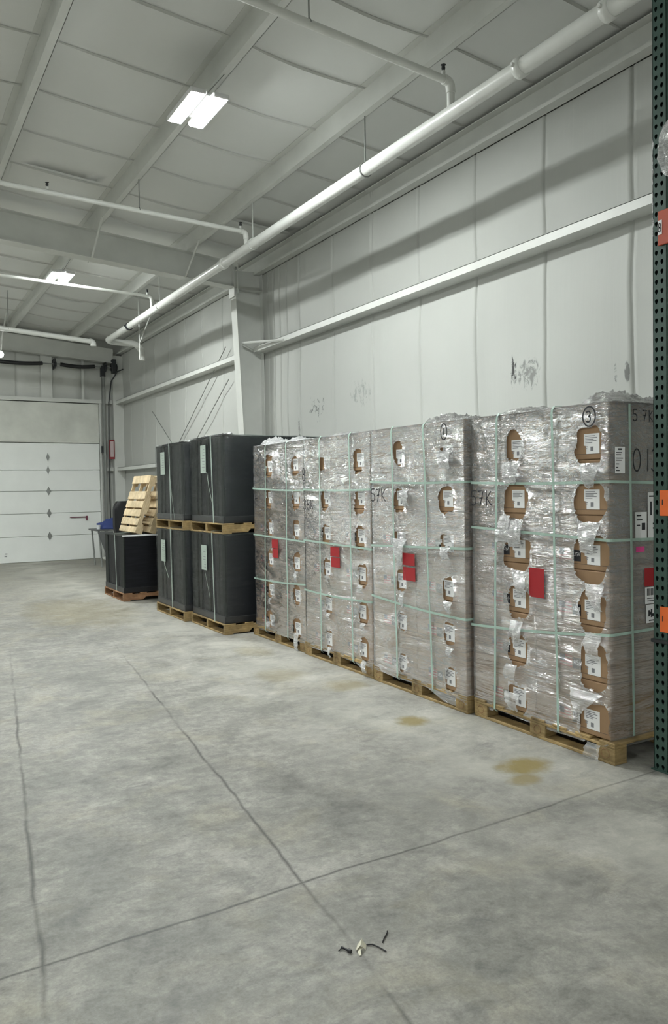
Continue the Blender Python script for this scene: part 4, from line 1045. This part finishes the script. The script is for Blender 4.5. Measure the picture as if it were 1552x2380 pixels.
# ------------------------------------------------------------------ table, bag, chair by the back wall
t = thing('folding_table', (4.37, 16.75, 0), 'grey folding table beside the overhead door', 'table')
mb = MB(); mb.bevbox(-.46, .40, -.35, .35, .74, .77, .006); mb.build('tabletop', M['table_grey'], t)
for sx in (-.40, .36):
    for sy in (-.3, .3):
        mb = MB(); mb.tube([(sx, sy, .74), (sx + (.05 if sx < 0 else 0), sy, 0)], .018, 8); mb.build('leg', M['grey_steel'], t)
mb = MB(); mb.add([(-.44, -.36, .73), (-.12, -.36, .73), (-.12, -.36, .02), (-.20, -.36, .02), (-.44, -.345, .73), (-.12, -.345, .73), (-.12, -.345, .02), (-.20, -.345, .02)], [(0, 1, 2, 3), (4, 7, 6, 5), (0, 3, 7, 4), (1, 5, 6, 2), (0, 4, 5, 1), (3, 2, 6, 7)])
mb.build('side_panel', M['table_grey'], t)
def blob(name, cx, cy, cz, rx, ry, rz, mat, lab, cat, sd, flat=.25):
    G = []
    for i in range(17):
        th = math.pi * i / 16; row = []
        for j in range(25):
            ph = 2 * math.pi * j / 24; d = Vector((math.sin(th) * math.cos(ph), math.sin(th) * math.sin(ph), math.cos(th)))
            k = 1 + .35 * noise.noise(d * 1.7 + Vector((sd, 0, 0))) + .12 * noise.noise(d * 5 + Vector((sd, 2, 0)))
            z = d.z * k; z = max(z, -flat)
            row.append((cx + d.x * k * rx, cy + d.y * k * ry, cz + (z + flat) * rz))
        G.append(row)
    mb = MB(); mb.grid(G, 0, True); return tag(mb.build(name, mat, loc=(cx, cy, cz)), lab, cat)
blob('cloth_bag', 4.26, 16.7, .772, .25, .2, .16, M['blue_cloth'], 'dark blue bag slumped on the folding table', 'bag', 3.3)
blob('white_cloth', 4.53, 16.9, .772, .2, .17, .19, M['white_cloth'], 'crumpled white cloth on the folding table beside the blue bag', 'cloth', 8.1)
mb = MB(); mb.tube([(4.0, 16.6, .772), (4.0, 16.6, .86)], [.035, .045], 12); tag(mb.build('paper_cup', M['white_cloth'], loc=(4.0, 16.6, .772)), 'white cup at the left end of the folding table', 'cup')
t = thing('office_chair', (4.22, 15.45, 0), 'black high-backed chair in front of the far right corner', 'chair', rz=.3)
G = []
mb = MB()
out = []
for j in range(13):
    f = j / 12; z = .70 + .66 * f; hw_ = .20 * (1 - max(0, (f - .75) / .25) ** 2 * .45) * (.85 + .15 * min(1, f * 4)); out.append((hw_, z))
G1 = [[(-hw_ + 2 * hw_ * i / 8, -.04 + .05 * (2 * i / 8 - 1) ** 2, z) for i in range(9)] for hw_, z in out]; G2 = [[(a, b + .07, c) for a, b, c in r_] for r_ in G1]
mb.grid(G1); mb.grid(G2)
for e in (0, -1): mb.grid([G1[e], G2[e]])
for e in (0, -1): mb.grid([[r_[e] for r_ in G1], [r_[e] for r_ in G2]])
mb.build('backrest', M['black'], t)
mb = MB(); mb.bevbox(-.24, .24, -.5, 0, .44, .53, .03); mb.build('seat', M['black'], t)
mb = MB(); mb.tube([(0, -.02, .47), (0, .05, .75)], .03, 8); mb.build('back_bracket', M['black'], t)
mb = MB(); mb.tube([(0, -.25, .1), (0, -.25, .45)], .03, 10); mb.build('stem', M['dark_steel'], t)
for k in range(5):
    a = 2 * math.pi * k / 5; mb = MB(); mb.tube([(0, -.25, .11), (.28 * math.cos(a), -.25 + .28 * math.sin(a), .06)], [.03, .02], 8); lg = mb.build('leg', M['black'], t)
    mb = MB(); cx, cy = .28 * math.cos(a), -.25 + .28 * math.sin(a); mb.tube([(cx - .02, cy, .028), (cx + .02, cy, .028)], .028, 10); mb.build('caster', M['black'], lg)
mb = MB(); mb.bevbox(4.52, 4.70, 18.2, 18.45, 0, .05, .005); tag(mb.build('door_stop_block', M['white_steel'], loc=(4.6, 18.3, 0)), 'small white block on the floor at the foot of the door track', 'block')

# ------------------------------------------------------------------ rack upright on the right
XR, YR = 3.618, 2.812
t = thing('pallet_rack_upright', (XR, YR, 0), 'dark green perforated rack upright at the right edge of the view', 'rack post', rz=-math.pi / 2)
mb = MB(); zt = 4.6; wd = .085; hs = .0508
# front sheet with two columns of teardrop holes, built as strips with real openings
cols = (.021, .056); hw_ = .0095
nh = int(zt / hs)
def drop(cx, cz): return [(cx + a * hw_, cz + b * .012) for a, b in ((-.9, .6), (-.5, 1.0), (.5, 1.0), (.9, .6), (1, 0), (.45, -1.0), (0, -1.25), (-.45, -1.0), (-1, 0))]
xs_ = [0, (cols[0] + cols[1]) / 2, wd]
for ci, cx in enumerate(cols):
    xa, xb_ = xs_[ci], xs_[ci + 1]
    for k in range(nh):
        z0, z1 = k * hs, (k + 1) * hs; cz = (z0 + z1) / 2
        dr = drop(cx, cz); outer = [(xa, cz + .008), (xa, z1), (xb_, z1), (xb_, cz + .008), (xb_, cz), (xb_, z0), ((xa + xb_) / 2, z0), (xa, z0), (xa, cz)]
        # drop order matches outer order around the cell
        vs = [(a, 0, b) for a, b in outer] + [(a, 0, b) for a, b in dr] + [(a, .003, b) for a, b in dr]
        n = 9; b0 = len(mb.v); mb.v += vs
        for q in range(n):
            r_ = (q + 1) % n
            mb.f.append([b0 + q, b0 + r_, b0 + n + r_, b0 + n + q]); mb.mi.append(0); mb.sm.append(False)
            mb.f.append([b0 + n + q, b0 + n + r_, b0 + 2 * n + r_, b0 + 2 * n + q]); mb.mi.append(0); mb.sm.append(False)
mb.build('perforated_face', M['rack'], t, recalc=False)
mb = MB(); mb.box(0, .003, .0, .075, 0, zt); mb.box(wd - .003, wd, .0, .075, 0, zt); mb.box(.003, .02, .072, .075, 0, zt); mb.box(wd - .02, wd - .003, .072, .075, 0, zt)
mb.build('side_flanges', M['rack'], t)
mb = MB(); mb.box(.003, wd - .003, .04, .043, 0, zt); mb.build('dark_hole_backing', M['black'], t)  # black sheet added behind the holes, stands in for the shade inside
mb = MB(); mb.bevbox(-.012, wd + .02, -.012, .09, 0, .008, .002); mb.build('foot_plate', M['rack'], t)
mb = MB(); mb.bevbox(-.012, wd + .012, -.014, .08, .695, .715, .004); mb.build('guard_band', M['dark_steel'], t)
mb = MB(); mb.bevbox(-.004, wd + .004, -.006, .078, 0, .70, .003)
for zc, mt, lab in ((1.445, 'orange', 'orange level marker'), (.825, 'orange', 'orange level marker')):
    mb = MB(); mb.bevbox(.042, .12, -.007, -.0005, zc - .068, zc + .068, .002); o = mb.build('level_marker', M[mt], t); o['label'] = lab
    mb = ribbon(write('4' if False else '1', .03), .006, lambda u, v: (.056 + u, -.008, zc - .01 + v)); mb.build('marker_digit', M['ink'], o, recalc=False)
mb = MB(); mb.bevbox(.038, .14, -.012, -.0005, 2.80, 2.98, .003); o = mb.build('beam_connector', simple('red_orange_paint', (.42, .06, .02), .45), t)
mb = MB(); mb.box(.042, .066, -.0135, -.012, 2.855, 2.93); s2 = mb.build('level_sticker', M['paper'], o)
mb = ribbon(write('8', .045), .006, lambda u, v: (.043 + u * .8, -.0145, 2.87 + v)); mb.build('sticker_digit', M['ink'], s2, recalc=False)
# beam running out of the frame
mb = MB(); mb.bevbox(XR - .01, XR + .04, YR - 2.6, YR - .142, 2.82, 2.94, .004); tag(mb.build('rack_beam', M['orange'], loc=(XR, YR - .142, 2.82)), 'orange rack beam running toward the viewer from the green upright', 'rack beam')
# film-wrapped goods end beside the post
G = []
for i in range(30):
    row = []
    for j in range(20):
        a = i / 29; b = j / 19 * math.pi * 1.0
        rr = .06 + .025 * noise.noise(Vector((a * 5, b * 2, 1))) + .012 * noise.noise(Vector((a * 16, b * 5, 4)))
        k = math.sin(math.pi * min(1, a * 1.02)) ** .5
        row.append((XR - .004 - (rr - .02) * k * math.sin(b), YR - .105 + .058 * k * math.cos(b) + .012 * noise.noise(Vector((a * 7, 3, b))), 3.14 + .30 * a))
    G.append(row)
mb = MB(); mb.grid(G); tag(mb.build('plastic_wrap_bundle', M['film_thick'], loc=(XR, YR - .1, 3.14), recalc=False), 'crinkled clear plastic bundle hanging on the green rack upright', 'plastic wrap')
mb = MB(); G = []
for j in range(60):
    z = 2.86 + .52 * j / 59; wv = .5 + noise.noise(Vector((z * 22, 0, 0))); G.append([(XR - .001 - .004 * abs(noise.noise(Vector((z * 30, 0, q)))), YR + .003 - .006 * wv * q, z) for q in range(3)])
mb.grid(G); o = mb.build('film_remnant', M['film_thick'], recalc=False); tag(o, 'thin strip of torn film stuck along the left edge of the rack upright', 'plastic wrap')

# ------------------------------------------------------------------ debris on the floor
mb = MB(); mb.tube([(1.318, 2.262, .006), (1.326, 2.236, .006)], .0035, 6); mb.tube([(1.327, 2.232, .006), (1.331, 2.222, .006)], .007, 8)
mb.tube([(1.30, 2.25, .004), (1.322, 2.262, .004)], .002, 6)
tag(mb.build('bent_nail', M['black'], loc=(1.32, 2.24, .005)), 'small dark bent nail left of the pale scrap on the floor', 'nail')
G = [[(1.350, 2.222, .003), (1.372, 2.248, .004)], [(1.365, 2.215, .022), (1.385, 2.240, .025)], [(1.380, 2.208, .004), (1.398, 2.232, .003)]]
mb = MB(); mb.grid(G, 0, False); mb.add([(1.352, 2.215, .003), (1.362, 2.212, .012), (1.352, 2.19, .004), (1.345, 2.192, .003)], [(0, 1, 2, 3)])
mb.box(1.36, 1.38, 2.222, 2.236, .001, .004)
tag(mb.build('paper_scrap', simple('cream_scrap', (.75, .72, .58), .6), loc=(1.37, 2.22, .003)), 'folded cream paper scrap on the floor joint', 'scrap')
mb = MB(); mb.tube([(1.398, 2.232, .004), (1.415, 2.222, .005), (1.425, 2.202, .004), (1.432, 2.172, .004), (1.433, 2.165, .004)], .0025, 6)
tag(mb.build('wire_offcut', M['black'], loc=(1.4, 2.22, .004)), 'curved black wire offcut right of the pale scrap', 'wire', 'wire offcuts on the floor')
mb = MB(); mb.tube([(1.452, 2.215, .004), (1.47, 2.232, .004), (1.498, 2.255, .004), (1.505, 2.265, .004)], .0025, 6)
tag(mb.build('wire_offcut', M['black'], loc=(1.47, 2.23, .004)), 'short straight dark wire offcut lying apart on the floor', 'wire', 'wire offcuts on the floor')
mb = MB(); mb.tube([(3.5, 4.12, .135), (3.47, 4.115, .14)], .012, 10)
